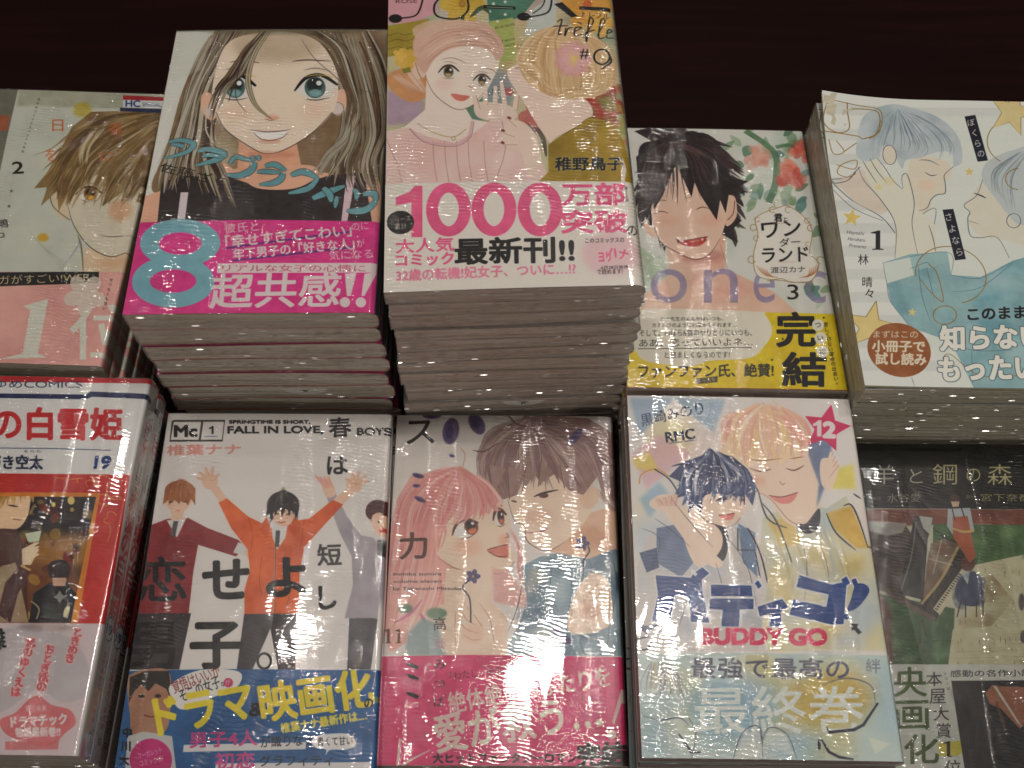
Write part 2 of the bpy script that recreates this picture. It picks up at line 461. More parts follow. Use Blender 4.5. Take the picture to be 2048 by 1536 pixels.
    A.fill([(0, 0), (128, 0), (128, 1.2), (0, 1.2)], (120, 130, 120), .5)
    A.mm = False

# ---------------- C: two women, one seen from behind; white band "1000"
def art_C():
    A = new_art('C', (232, 226, 214), 12); A.frame(760, 0, 2.559)
    A.fill([(20, -60), (1200, -60), (1300, 900), (20, 900)], (214, 208, 176))
    A.wash([(20, -60), (1240, -60), (1300, 700), (20, 700)], [(150, 176, 150), (206, 186, 110), (222, 190, 180), (120, 160, 150), (196, 160, 170), (210, 210, 180)], 90, 100, .6, sm=False)
    A.fill([(20, -60), (260, -60), (300, 60), (140, 130), (20, 110)], (226, 178, 186)); A.fill([(540, -60), (840, -60), (720, 90), (560, 130)], (92, 142, 120)); A.fill([(760, 60), (900, -40), (900, 200), (740, 180)], (208, 218, 218), .8)
    A.fill([(30, 130), (250, 95), (230, 250), (30, 290)], (182, 164, 62)); A.fill([(320, -60), (560, -60), (500, 110), (300, 100)], (214, 206, 196))
    A.fill([(560, 110), (680, 90), (690, 300), (590, 330)], (190, 200, 120)); A.fill([(20, 460), (230, 470), (210, 620), (20, 640)], (188, 164, 190), .8, blur=16)
    A.flower(420, 20, 110, (222, 190, 70), 6, (190, 150, 40)); A.flower(1060, 20, 130, (226, 170, 70), 6, (214, 110, 50)); A.flower(1120, 110, 80, (236, 190, 90))
    for x, y in ((580, 20), (640, 10), (640, 75), (560, 60), (690, -10), (600, 110)):
        A.ell(x, y, 8, 7, (230, 236, 228))
    A.line([(460, 90), (520, 40), (560, 70)], 30, (60, 84, 60), .8, .2, .2); A.line([(320, 110), (400, 130), (430, 70)], 26, (46, 60, 48), .8, .1, .2)
    for y in (180, 212, 250):
        A.line([(40, y), (90, y-14), (130, y-4), (180, y-20)], 3, (80, 66, 40), .8)
    A.T('ROSE', 80, 14, 190, 12, (110, 60, 60), h=20, bold=.6)
    for y in (130, 205, 232):
        A.T('BLUE NOTE', 590, y+20, 690, y, (90, 100, 60), h=12)
    # flowers right edge
    A.flower(1150, 540, 110, (190, 74, 60), 5, (150, 40, 40)); A.flower(1080, 470, 60, (206, 96, 70)); A.wash([(1060, 440), (1260, 440), (1280, 720), (1100, 640)], [(140, 160, 90), (200, 190, 100), (190, 90, 70)], 24, 40, .7)
    A.flower(810, 600, 100, (206, 124, 116), 6, (180, 80, 80)); A.line([(730, 640), (820, 680), (850, 800)], 26, (84, 74, 60), .7, .4, .3)
    A.ell(610, 470, 70, 120, (140, 160, 180), .6, blur=20); A.ell(500, 560, 70, 60, (84, 140, 124), .7, blur=18)
    A.flower(660, 470, 24, (200, 110, 120)); A.flower(590, 470, 20, (60, 110, 110))
    # left woman
    pink = [(232, 200, 180), (222, 184, 166), (240, 216, 200), (206, 160, 144)]
    A.fill([(40, 380), (200, 330), (240, 430), (230, 500), (150, 520), (60, 460)], (222, 170, 120), sm=True)
    A.hair([[(60, 380), (130, 440), (230, 490)], [(160, 350), (220, 420), (240, 480)]], 20, pink + [(226, 180, 120)], 14, .7, 5)
    A.fill([(240, 330), (230, 560), (120, 650), (30, 670), (22, 960), (860, 960), (820, 880), (640, 640), (470, 610), (430, 540)], (244, 232, 222))
    body = [(30, 670), (140, 650), (250, 700), (380, 730), (480, 680), (560, 620), (620, 600), (720, 640), (800, 760), (860, 900), (900, 960), (20, 960)]
    A.fill(body, (240, 216, 208), sm=False); A.wash(body, [(236, 196, 190), (246, 232, 224), (238, 206, 200)], 30, 90, .5, sm=False)
    for x0 in (270, 330, 390, 450, 530):
        A.line([(x0, 720), (x0+6, 830), (x0+22, 930)], 3, (170, 140, 130), .8)
    A.line([(150, 655), (230, 720), (380, 738), (450, 700), (470, 620)], 12, (228, 190, 196), .9); A.line([(150, 655), (230, 728), (380, 748), (460, 704), (480, 620)], 3, (150, 110, 120), .9)
    A.line([(190, 630), (280, 680), (376, 700), (440, 660)], 3, (170, 140, 60)); A.ell(375, 708, 9, 10, (170, 140, 60), w=3)
    A.line([(30, 700), (90, 850), (110, 930)], 3, (170, 140, 130), .8); A.line([(620, 600), (640, 760), (600, 900)], 3, (150, 120, 110), .7)
    A.fill([(240, 300), (240, 400), (270, 470), (340, 530), (400, 560), (500, 520), (580, 400), (610, 290), (540, 200), (350, 190)], (246, 234, 222), sm=True)
    A.line([(228, 380), (270, 470), (335, 530), (400, 560), (470, 540), (540, 460)], 4, (120, 90, 80), .8, .4, .3)
    A.ell(200, 350, 38, 52, (240, 214, 196), rot=-12); A.line([(180, 320), (200, 380), (215, 400)], 3, (150, 110, 100))
    A.fill([(178, 300), (172, 200), (250, 130), (400, 104), (540, 120), (610, 190), (634, 260), (600, 310), (560, 262), (470, 236), (360, 250), (280, 300), (232, 370), (196, 340)], (228, 194, 174), sm=True)
    A.hair([[(180, 220), (300, 130), (460, 110), (590, 170), (620, 260)], [(200, 290), (330, 210), (470, 190), (560, 210), (620, 280)], [(240, 330), (330, 250), (450, 230), (560, 250), (600, 320)]], 80, pink, 11, .7, 5)
    A.fill([(170, 140), (300, 96), (480, 110), (560, 150), (460, 140), (300, 160), (200, 200)], (228, 200, 180), .8, sm=True)
    A.eye(350, 368, 96, 66, (128, 110, 80), 4, lash=(70, 54, 46)); A.eye(520, 410, 80, 56, (128, 110, 80), 4, .02, lash=(70, 54, 46))
    A.line([(314, 304), (370, 296), (440, 322)], 5, (170, 130, 116), .9, .3, .3); A.line([(530, 350), (570, 356), (600, 380)], 5, (170, 130, 116), .9, .3, .3)
    A.line([(452, 440), (468, 450), (480, 444)], 3, (170, 110, 100)); A.fill([(362, 480), (420, 486), (458, 494), (430, 516), (390, 512)], (226, 140, 126), sm=True)
    A.ell(330, 430, 50, 30, (240, 200, 188), .35, blur=24)
    A.flower(130, 300, 56, (232, 196, 92), 7); A.flower(100, 280, 36, (238, 206, 110)); A.fill([(110, 350), (150, 340), (160, 366), (120, 372)], (150, 150, 60))
    # hand
    A.fill([(480, 540), (520, 520), (660, 540), (700, 600), (600, 620), (500, 600)], (240, 222, 208), sm=True)
    for x0, y0, x1, y1 in ((500, 560, 480, 490), (540, 540, 540, 460), (590, 530, 590, 440), (640, 540, 620, 420), (690, 560, 700, 480)):
        A.line([(x0, y0), ((x0+x1)/2, (y0+y1)/2 + 3), (x1, y1)], 26, (242, 224, 210), 1, 1, .7, sm=False); A.line([(x0+12, y0), (x1+11, y1)], 2.5, (160, 120, 110), .7, sm=False)
    A.fill([(640, 640), (720, 620), (800, 700), (820, 860), (760, 900), (720, 780), (620, 730)], (242, 224, 210), sm=True)
    for x0, y0, x1, y1 in ((700, 640, 660, 604), (690, 690, 628, 668), (700, 730, 626, 730)):
        A.line([(x0, y0), (x1, y1)], 24, (244, 226, 212), 1, 1, .7, sm=False); A.line([(x0, y0+12), (x1, y1+11)], 2.5, (150, 110, 100), .7, sm=False); A.ell(x1, y1, 12, 7, (150, 80, 84), rot=20)
    # right woman from behind
    blond = [(232, 208, 164), (222, 190, 142), (242, 224, 190), (206, 170, 122)]
    A.fill([(650, 380), (700, 330), (800, 320), (860, 470), (1040, 500), (1080, 600), (900, 700), (860, 720), (720, 500)], (244, 226, 212), sm=True)
    A.line([(690, 350), (735, 346), (770, 356)], 4, (110, 80, 66)); A.line([(738, 340), (738, 390)], 5, (90, 60, 50), sm=False)
    A.ell(930, 310, 225, 180, (228, 200, 156)); A.ell(990, 420, 205, 86, (228, 200, 156)); A.hair([[(700, 300), (760, 380), (800, 470)], [(800, 440), (900, 490), (1000, 510)], [(1100, 470), (1180, 440), (1220, 380)]], 30, blond, 20, .8, 10)
    A.hair([[(900, 130), (760, 190), (700, 300), (790, 330), (830, 470)], [(930, 130), (900, 220), (900, 330), (900, 440), (920, 510)], [(960, 130), (1080, 220), (1130, 330), (1120, 440), (1060, 500)], [(1000, 140), (1150, 220), (1210, 330), (1190, 430), (1130, 480)]], 100, blond, 15, .7, 8)
    A.flower(985, 300, 95, (232, 180, 186), 9, (226, 210, 110), a=.6); A.flower(985, 300, 74, (236, 196, 194), 11, (226, 210, 110), rot=12, a=.5); A.hair([[(985, 300), (960, 260)], [(985, 300), (1010, 250)], [(985, 300), (1030, 310)], [(985, 300), (990, 350)], [(985, 300), (940, 320)]], 24, [(236, 216, 130)], 5, .8, 3, t0=1, t1=.6)
    dress = [(860, 740), (930, 690), (1010, 640), (1080, 595), (1180, 620), (1250, 720), (1300, 900), (1300, 940), (800, 940), (860, 880)]
    A.fill(dress, (182, 154, 44)); A.wash(dress, [(200, 174, 70), (160, 132, 30), (190, 160, 50)], 24, 80, .5, sm=False)
    A.line([(930, 690), (1000, 650), (1080, 598), (1180, 622)], 4, (120, 94, 30), .8)
    A.fill([(1240, 800), (1262, 860), (1250, 930), (1232, 930)], (236, 226, 214))
    A.ell(620, 940, 700, 34, (232, 200, 180), .0)
    # title strokes
    bk = (22, 20, 20)
    A.ell(78, 92, 34, 22, bk); A.line([(110, 90), (190, 70), (224, -30)], 9, bk); A.ell(735, 86, 34, 20, bk); A.line([(765, 86), (860, 60), (880, -30)], 9, bk); A.line([(780, 70), (830, 30), (850, -30)], 6, bk)
    A.line([(330, -30), (280, 20), (290, 80), (390, 96), (450, 50), (440, -30)], 10, bk, sm=True); A.fill([(528, 26), (692, 34), (692, 50), (528, 42)], bk); A.line([(545, 36), (680, 42)], 5, (170, 190, 170), sm=False)
    A.fill([(890, 20), (930, 10), (1010, 80), (980, 88)], bk); A.fill([(1018, 30), (1180, 36), (1180, 56), (1018, 46)], bk)
    A.T('トレフル', 1034, 84, 1172, 96, bk, h=28, bold=.8)
    for pts in ([(905, 112), (930, 100), (912, 170), (930, 172)], [(884, 134), (960, 130)], [(950, 140), (944, 184), (960, 146), (985, 140)], [(995, 160), (1030, 140), (1000, 140), (996, 180), (1040, 172)], [(1040, 190), (1090, 110), (1070, 96), (1056, 212), (1050, 150)], [(1050, 164), (1100, 150)], [(1110, 180), (1150, 106), (1130, 100), (1118, 190), (1150, 186)], [(1158, 172), (1190, 152), (1166, 150), (1160, 190), (1200, 184)]):
        A.line(pts, 8, bk, 1, .6, .6)
    A.line([(1010, 110), (1032, 122)], 6, bk, sm=False)
    A.T('#', 1022, 300, 1068, 300, bk, h=52, bold=.5); A.ell(1134, 288, 40, 38, bk, w=10); A.line([(1176, 284), (1180, 316), (1130, 352)], 11, bk, 1, 1, .5)
    A.T('稚野鳥子', 896, 872, 1242, 868, bk, h=68, bold=2.5, out=((226, 214, 170), 2))
    # white band
    A.fill([(-20, 938), (600, 928), (1420, 926), (1500, 1700), (-60, 1700)], (238, 234, 226))
    pk = (240, 108, 158)
    one(A, 80, 1212, 142, 262, pk, k=.33)
    for x in (240, 472, 708):
        A.ell(x+110, 1072, 84, 112, pk, w=56)
    A.ell(1000, 930, 0.1, .1, pk)
    A.T('万部', 932, 1050, 1250, 1046, pk, h=112, bold=4); A.T('突破', 930, 1192, 1262, 1186, pk, h=114, bold=4); A.T('の', 1266, 1202, 1322, 1196, bk, h=48, bold=1)
    A.ell(104, 1136, 70, 60, (26, 24, 24)); A.T('シリーズ', 50, 1142, 158, 1126, (230, 226, 220), h=28, bold=1); A.T('累計', 76, 1174, 138, 1168, (230, 226, 220), h=32, bold=1)
    A.T('大人気', 82, 1294, 378, 1284, pk, h=72, bold=2); A.T('コミック', 82, 1362, 376, 1352, pk, h=62, bold=2.5)
    A.T('最新刊!!', 386, 1352, 990, 1340, bk, h=130, bold=3.5)
    A.T('32歳の転機!妃女子、ついに…!?', 84, 1438, 1000, 1402, (240, 150, 180), h=60, bold=1.5)
    A.ell(1180, 1300, 150, 110, (240, 200, 206), .7, blur=30); A.T('このコミックスの', 1050, 1244, 1248, 1238, bk, h=24, em=True); A.T('ヨリ', 1120, 1340, 1180, 1336, pk, h=52, bold=1.5); A.T('ハナ', 1160, 1310, 1262, 1330, pk, h=52, bold=1.5)
    A.T('で読めます!', 1110, 1404, 1240, 1400, bk, h=26, em=True); A.T('6月28日発売', 1130, 1376, 1270, 1372, bk, h=18)
    A.V('第28回', 1258, 960, 1262, 1020, 16, bk)
    A.mm = True
    A.fill([(112.5, 0), (124, 0), (124, 174), (112.5, 174)], (222, 216, 208)); A.fill([(113, 88), (124, 88), (124, 118), (113, 118)], (150, 120, 60), .5)
    A.mm = False

# ---------------- D: laughing dark-haired man in front of roses; yellow band
def art_D():
    A = new_art('D', (228, 230, 222), 12); A.frame(1240, 240, 2.794)
    A.wash([(0, 20), (1050, 40), (1200, 1080), (0, 1080)], [(210, 220, 206), (232, 232, 226), (196, 214, 200)], 40, 120, .6, sm=False)
    gr = [(120, 156, 116), (150, 180, 140), (92, 136, 104), (178, 200, 170), (110, 156, 150)]
    for _ in range(150):
        x, y = random.uniform(540, 1160), random.uniform(40, 1000)
        if 720 < x < 1130 and 480 < y < 900 or (x < 700 and y > 700 and random.random() < .5):
            continue
        if y > 620 and random.random() < .6:
            continue
        A.leaf(x, y, random.uniform(50, 110), random.uniform(30, 60), random.uniform(0, 360), random.choice(gr), random.uniform(.4, .9))
    A.line([(700, 60), (860, 180), (870, 340), (830, 460)], 44, (92, 136, 96), .8); A.line([(870, 150), (960, 140), (1010, 200)], 30, (96, 140, 100), .8)
    for x, y, r in ((960, 310, 100), (1010, 170, 70), (770, 210, 80)):
        for k in range(26):
            t = random.uniform(0, 6.28); q = random.uniform(0, r*.8)
            A.ell(x+q*math.cos(t), y+q*math.sin(t), r*.36, r*.22, random.choice([(226, 110, 92), (214, 84, 72), (236, 140, 118), (240, 164, 140)]) if r != 80 else random.choice([(230, 170, 150), (236, 196, 178)]), .6, rot=random.uniform(0, 180), blur=3)
    for k in range(14):
        A.leaf(random.uniform(120, 260), random.uniform(740, 960), 70, 46, random.uniform(0, 360), (190, 208, 180), .6)
    # skin: neck, shoulders, chest
    A.fill([(250, 640), (590, 640), (590, 830), (860, 960), (1000, 1080), (20, 1080), (150, 960), (280, 860)], (238, 206, 184), sm=False)
    A.wash([(250, 640), (590, 640), (590, 830), (860, 960), (1000, 1080), (20, 1080), (150, 960), (280, 860)], [(232, 176, 160), (244, 222, 200), (236, 190, 170)], 40, 80, .5, sm=False)
    A.ell(450, 760, 130, 40, (206, 140, 130), .6, blur=24); A.line([(560, 700), (580, 760), (600, 830)], 4, (170, 110, 100), .6)
    dk = [(48, 34, 38), (66, 46, 46), (34, 26, 32), (92, 66, 62)]
    # back hair
    A.fill([(110, 150), (200, 110), (300, 90), (430, 120), (560, 190), (600, 280), (620, 360), (610, 440), (600, 560), (560, 620), (480, 690), (280, 690), (190, 560), (140, 480), (100, 330)], (44, 32, 36), sm=True)
    A.hair([[(300, 120), (180, 180), (60, 210)], [(300, 120), (150, 330), (70, 460)], [(300, 200), (150, 480), (120, 620)], [(300, 300), (220, 560), (250, 740)]], 40, [(44, 32, 36), (58, 42, 44)], 40, 1, 14, t0=.8, t1=.05)
    A.hair([[(300, 120), (220, 80), (80, 50)], [(300, 120), (270, 70), (250, 20)], [(300, 120), (360, 80), (430, 60)], [(330, 120), (470, 120), (640, 170)], [(340, 130), (540, 210), (700, 300)], [(360, 160), (600, 300), (730, 360)], [(400, 240), (620, 400), (700, 470)], [(420, 300), (600, 500), (690, 580)], [(420, 300), (590, 600), (650, 710)]], 110, [(44, 32, 36), (58, 42, 44), (72, 52, 52)], 40, 1, 14, t0=.8, t1=.05)
    A.fill([(600, 500), (680, 560), (620, 620), (660, 680), (570, 640)], (44, 32, 36)); A.fill([(190, 600), (250, 735), (270, 640)], (44, 32, 36))
    A.fill([(580, 440), (640, 430), (650, 540), (590, 590)], (240, 208, 186), sm=True); A.line([(640, 450), (632, 520), (600, 560)], 5, (120, 70, 60))
    A.fill([(130, 560), (180, 600), (200, 650), (150, 630)], (240, 208, 186), sm=True)
    A.fill([(190, 300), (180, 560), (230, 680), (330, 740), (420, 776), (500, 745), (570, 640), (600, 420), (480, 260), (280, 240)], (242, 214, 194), sm=True)
    A.ell(260, 560, 70, 36, (236, 180, 158), .35, blur=28); A.ell(500, 560, 70, 36, (236, 180, 158), .35, blur=28)
    A.line([(185, 580), (230, 680), (330, 742), (420, 778), (500, 748), (560, 660)], 5, (90, 56, 50), .9, .3, .3)
    A.line([(190, 524), (230, 508), (272, 520)], 7, (110, 60, 46), 1, .3, .3); A.line([(424, 500), (460, 486), (500, 496)], 7, (110, 60, 46), 1, .3, .3)
    A.line([(200, 455), (230, 446), (262, 450)], 6, (90, 56, 50), .9, .2, .2); A.line([(360, 436), (396, 430)], 6, (90, 56, 50), .9, .2, .2)
    A.fill([(318, 664), (340, 672), (420, 664), (484, 652), (476, 680), (430, 706), (366, 700), (336, 688)], (206, 58, 50), sm=True)
    A.line([(316, 664), (342, 674), (420, 662), (486, 650)], 6, (60, 34, 32), 1, .6, .6); A.line([(318, 660), (326, 690)], 6, (60, 34, 32), sm=False); A.line([(486, 648), (480, 676)], 6, (60, 34, 32), sm=False)
    A.fill([(344, 672), (356, 672), (350, 690)], (250, 246, 240)); A.fill([(452, 662), (466, 660), (460, 678)], (250, 246, 240))
    # fringe
    for q in ([(90, 200), (230, 180), (240, 300), (150, 560), (110, 420)], [(200, 160), (420, 180), (300, 270), (240, 420), (190, 500), (180, 340)], [(300, 160), (440, 240), (420, 330), (400, 430), (340, 300)], [(380, 180), (560, 250), (560, 440), (540, 560), (450, 420), (390, 290)], [(500, 230), (640, 330), (720, 342), (610, 400), (590, 520), (540, 400)]):
        A.fill(q, (42, 30, 34))
    A.hair([[(300, 110), (170, 170), (110, 300), (110, 460)], [(300, 110), (240, 200), (220, 330), (180, 500)], [(310, 110), (400, 210), (430, 330), (500, 480)], [(320, 110), (500, 180), (600, 300), (690, 340)]], 90, dk, 12, .8, 8)
    A.hair([[(300, 150), (380, 170), (470, 240)], [(330, 130), (450, 160), (560, 230)]], 20, [(120, 90, 84), (98, 70, 70)], 6, .7, 6)
    for q in ([(80, 60), (200, 130), (170, 40)], [(290, 40), (250, 130), (340, 120)], [(430, 60), (360, 130), (420, 150)]):
        A.fill(q, (44, 32, 36), .9)
    # big faint letters
    for ch, x, w, h in (('o', 170, 205, 190), ('n', 468, 190, 190), ('e', 745, 120, 180), ('c', 1040, 110, 180)):
        A.T(ch, x, 1020, x+w, 1020, (156, 146, 184), h=h, a=.75)
    A.line([(920, 440), (930, 560)], 22, (166, 156, 190), .5)
    # ornament frame
    orn = [(880, 490), (760, 545), (770, 640), (745, 760), (770, 870), (900, 895), (1060, 900), (1110, 800), (1060, 740), (1075, 620), (1030, 540), (940, 480)]
    A.fill(orn, (240, 238, 230), sm=True)
    gd = (176, 150, 96)
    q = smooth(orn, True); A.line(np.vstack([q, q[:1]]), 5, gd, sm=False)
    for x, y, r in ((745, 600, 18), (1065, 600, 18), (765, 555, 14), (1045, 560, 14), (735, 780, 20), (1120, 780, 20), (850, 500, 16), (940, 500, 16), (880, 470, 20), (760, 660, 14), (1050, 690, 12)):
        A.ell(x, y, r, r, gd, w=5, a0=random.uniform(0, 90), a1=random.uniform(250, 360))
    for k in range(5):
        A.line([(760+k*14, 810+k*6), (790+k*14, 850+k*5), (830+k*14, 878)], 5, (190, 120, 60), .9, .2, .2); A.line([(1110-k*12, 800+k*6), (1090-k*10, 850+k*4), (1040-k*10, 878)], 5, (190, 120, 60), .9, .2, .2)
    A.line([(820, 900), (900, 885), (960, 905), (1080, 900)], 5, gd); A.line([(860, 200), (860, 330)], 4, (110, 150, 110), .5)
    bk = (24, 22, 22)
    A.T('君', 862, 568, 906, 566, bk, h=44, bold=1.5); A.T('と', 916, 564, 938, 562, bk, h=22)
    A.T('ワン', 796, 660, 1012, 640, bk, h=86, bold=2); A.T('ダー', 892, 706, 1008, 700, bk, h=46, bold=1); A.T('ランド', 796, 796, 1052, 786, bk, h=80, bold=2)
    A.line([(850, 576), (945, 576)], 5, (220, 170, 140), .6, sm=False); A.line([(880, 792), (985, 792)], 5, (220, 170, 140), .6, sm=False)
    A.T('渡辺カナ', 842, 856, 1036, 848, (60, 56, 56), h=36, bold=.5); A.T('3', 936, 1002, 998, 1000, bk, h=84, bold=1)
    # yellow band
    A.fill([(-40, 1072), (700, 1072), (1250, 1082), (1330, 1600), (-60, 1600)], (234, 212, 28))
    A.wash([(-40, 1072), (1250, 1082), (1330, 1600), (-60, 1600)], [(240, 220, 50), (226, 200, 20)], 24, 150, .4, sm=False)
    A.fill([(60, 1060), (740, 1068), (810, 1090), (850, 1180), (800, 1270), (720, 1330), (500, 1345), (380, 1376), (150, 1345), (90, 1290), (30, 1200)], (236, 232, 216), sm=True)
    gy = (70, 66, 60)
    A.T('カナ先生のまんがはいつも、', 226, 1122, 575, 1122, gy, h=22, em=True); A.T('カミルクのように心温めてくれます…', 180, 1158, 650, 1158, gy, h=24, em=True)
    A.T('そして、のばら&狼のやりとりにいつも、', 110, 1208, 736, 1208, gy, h=36, em=True, bold=.5); A.T('ああ、恋っていいよネ…', 108, 1268, 740, 1262, gy, h=42, em=True, bold=1); A.line([(100, 1276), (740, 1272)], 5, gy, sm=False)
    A.T('と読ましくなるのです!', 250, 1330, 612, 1330, gy, h=34, em=True, bold=.5)
    A.T('ファンファン氏、絶賛!', 104, 1442, 856, 1436, (66, 60, 30), h=68, em=True, bold=1.2); A.fill([(424, 1444), (546, 1430), (544, 1464), (428, 1474)], (90, 84, 40)); A.T('くらもち', 440, 1468, 530, 1456, (220, 210, 120), h=20)
    A.T('完', 878, 1264, 1090, 1262, bk, h=188, bold=7); A.T('結', 910, 1484, 1148, 1484, bk, h=184, bold=7)
    for ch, x, y in (('つ', 1106, 1144), ('い', 1120, 1216), ('に', 1132, 1292)):
        A.ell(x, y, 34, 34, (238, 236, 220)); A.T(ch, x-16, y+13, x+16, y+11, bk, h=24)
    A.V('愛しく切ない運命の出会い。', 1150, 1140, 1212, 1470, 25, bk)
    for x, y in ((908, 1222), (848, 1340), (1138, 1102)):
        A.star(x, y, 9, (60, 56, 30))
    A.mm = True
    A.fill([(0, 173.4), (130, 173.4), (130, 174), (0, 174)], (200, 60, 40))
    A.mm = False

# ---------------- E: sample booklet, two pale figures in line drawing, gold letters
def art_E():
    A = new_art('E', (228, 232, 226), 0); A.frame(1600, 150, 2.364)
    for k in range(12):
        y = 80 + k*110
        A.fill([(120+k*9, y), (1200, y), (1200, y+50), (124+k*9, y+50)], (206, 212, 206), .6, blur=3)
    A.fill([(420, 120), (1300, 120), (1300, 1420), (760, 1420), (520, 900), (480, 480)], (222, 230, 220), .9, blur=8)
    ln = (66, 70, 90)
    # left man (head in profile, looking right-down)
    A.fill([(560, 330), (720, 330), (760, 390), (725, 440), (730, 490), (672, 500), (655, 560), (590, 610), (560, 560)], (228, 220, 200), sm=True)
    A.fill([(300, 250), (330, 130), (450, 70), (560, 80), (700, 130), (790, 220), (810, 330), (770, 360), (760, 300), (700, 290), (600, 320), (540, 330), (520, 370), (480, 300), (430, 260), (400, 330), (310, 320)], (190, 202, 206), sm=True)
    A.wash([(300, 250), (330, 130), (450, 70), (560, 80), (700, 130), (790, 220), (810, 330), (700, 290), (540, 330), (430, 260), (310, 320)], [(150, 168, 176), (206, 216, 218), (150, 172, 172)], 24, 60, .45)
    A.hair([[(480, 90), (400, 150), (340, 250), (340, 340)], [(500, 90), (560, 180), (600, 260), (560, 320)], [(520, 90), (680, 160), (770, 260), (760, 350)]], 60, [(90, 104, 124), (130, 148, 162), (190, 204, 210)], 4, .8, 5)
    A.ell(460, 305, 32, 46, (228, 220, 200), rot=-10); A.ell(460, 305, 32, 46, ln, rot=-10, w=3)
    A.line([(770, 360), (725, 400), (728, 440), (728, 488), (690, 496), (660, 520), (640, 560), (590, 575)], 4, ln, 1, .5, .5)
    A.line([(630, 388), (660, 404), (690, 400)], 5, (50, 54, 70), 1, .3, .2); A.line([(600, 330), (650, 332), (700, 356)], 7, (110, 124, 140), .9, .2, .2); A.line([(600, 600), (680, 560), (676, 640), (660, 700)], 3, ln, .8)
    A.ell(640, 450, 40, 24, (236, 196, 170), .5, blur=14)
    # collar, striped shirt
    A.line([(180, 420), (260, 410), (320, 360)], 4, ln); A.line([(180, 430), (280, 520), (420, 600), (490, 680)], 4, ln); A.line([(190, 470), (290, 560), (430, 620)], 3, ln, .8)
    A.fill([(200, 430), (330, 370), (480, 560), (420, 590), (300, 540)], (224, 206, 186), .7)
    # hand and arm
    A.fill([(330, 350), (350, 420), (420, 520), (490, 620), (486, 800), (690, 780), (680, 640), (590, 560), (540, 400), (520, 400), (525, 470), (440, 400), (400, 320), (380, 330)], (226, 226, 208), sm=False)
    for pts in ([(310, 360), (340, 430), (420, 520), (490, 640), (488, 800)], [(330, 330), (360, 380), (400, 440)], [(365, 320), (400, 380), (450, 440)], [(400, 320), (440, 370), (480, 430), (525, 470)], [(525, 465), (520, 410), (540, 395), (560, 440), (580, 540), (570, 640), (600, 790)], [(650, 640), (670, 700), (685, 770)]):
        A.line(pts, 4, ln, .9, .4, .4)
    A.ell(460, 430, 30, 20, (226, 210, 150), .5, blur=10)
    # right person profile facing left
    A.fill([(905, 430), (820, 545), (850, 590), (845, 640), (900, 700), (1000, 710), (1200, 760), (1200, 330), (980, 380)], (224, 222, 204), sm=False)
    A.fill([(905, 420), (930, 340), (1060, 280), (1250, 260), (1250, 620), (1100, 640), (1040, 600), (960, 500)], (196, 206, 206), sm=True)
    A.hair([[(1080, 290), (960, 350), (910, 430)], [(1100, 290), (980, 420), (1030, 560)], [(1150, 290), (1080, 420), (1080, 620)]], 40, [(110, 124, 134), (190, 204, 206)], 4, .7, 5)
    A.line([(908, 424), (880, 500), (820, 545), (848, 580), (838, 610), (850, 690), (900, 702), (980, 700), (1040, 800)], 4, ln, .9, .5, .5); A.line([(866, 488), (900, 500), (925, 512)], 9, (50, 54, 66), 1, .2, .3); A.line([(840, 620), (890, 636)], 3, (160, 120, 110)); A.ell(1060, 620, 34, 34, ln, w=3)
    # blue sleeve
    sl = [(430, 820), (560, 780), (740, 770), (760, 880), (900, 890), (1060, 810), (1250, 760), (1250, 1440), (880, 1440), (760, 1200), (560, 1130), (470, 1010)]
    A.fill(sl, (140, 180, 186)); A.wash(sl, [(110, 160, 172), (170, 202, 204), (90, 146, 164), (150, 190, 190)], 50, 90, .55, sm=False)
    A.fill([(430, 820), (560, 790), (580, 880), (450, 920)], (212, 224, 216)); A.fill([(560, 790), (740, 770), (750, 820), (580, 860)], (160, 196, 198))
    for pts in ([(430, 820), (740, 770), (760, 880)], [(430, 820), (450, 920), (470, 1010), (560, 1120)], [(760, 880), (900, 895), (1060, 812)], [(560, 850), (640, 820), (660, 840)], [(640, 840), (680, 1000)], [(600, 830), (620, 980), (660, 1100)], [(700, 1180), (860, 1240), (1060, 1240)], [(860, 1240), (865, 1410)], [(570, 1370), (585, 1414)], [(1058, 820), (900, 940), (760, 960)]):
        A.line(pts, 3, (70, 100, 120), .8, .5, .3)
    gd = (150, 120, 66)
    # gold "B y e"
    A.line([(150, 70), (135, 160), (200, 205), (260, 190), (250, 120), (245, 75)], 6, gd); A.line([(250, 110), (300, 100), (400, 110), (400, 200), (330, 232), (300, 220), (140, 200)], 6, gd); A.line([(130, 65), (300, 85), (410, 100), (412, 190), (360, 232)], 5, gd)
    A.line([(165, 235), (190, 300), (240, 290), (200, 240)], 5, gd); A.line([(240, 290), (300, 250)], 5, gd, sm=False); A.line([(205, 350), (290, 372), (300, 330), (230, 350), (210, 390), (260, 410), (298, 392)], 5, gd)
    A.line([(198, 440), (260, 425), (300, 380)], 4, ln)
    # question-mark rings
    A.ell(758, 880, 172, 134, gd, w=5, rot=14, a0=-200, a1=60); A.line([(650, 830), (690, 870), (722, 1006), (660, 960), (610, 900)], 5, gd); A.ell(730, 1072, 56, 44, gd, w=5); A.ell(1060, 240, 130, 110, gd, w=5, a0=120, a1=260); A.ell(1080, 420, 60, 50, gd, w=5, a0=90, a1=270); A.line([(720, 1280), (760, 1262), (900, 1362), (1100, 1362)], 4, gd)
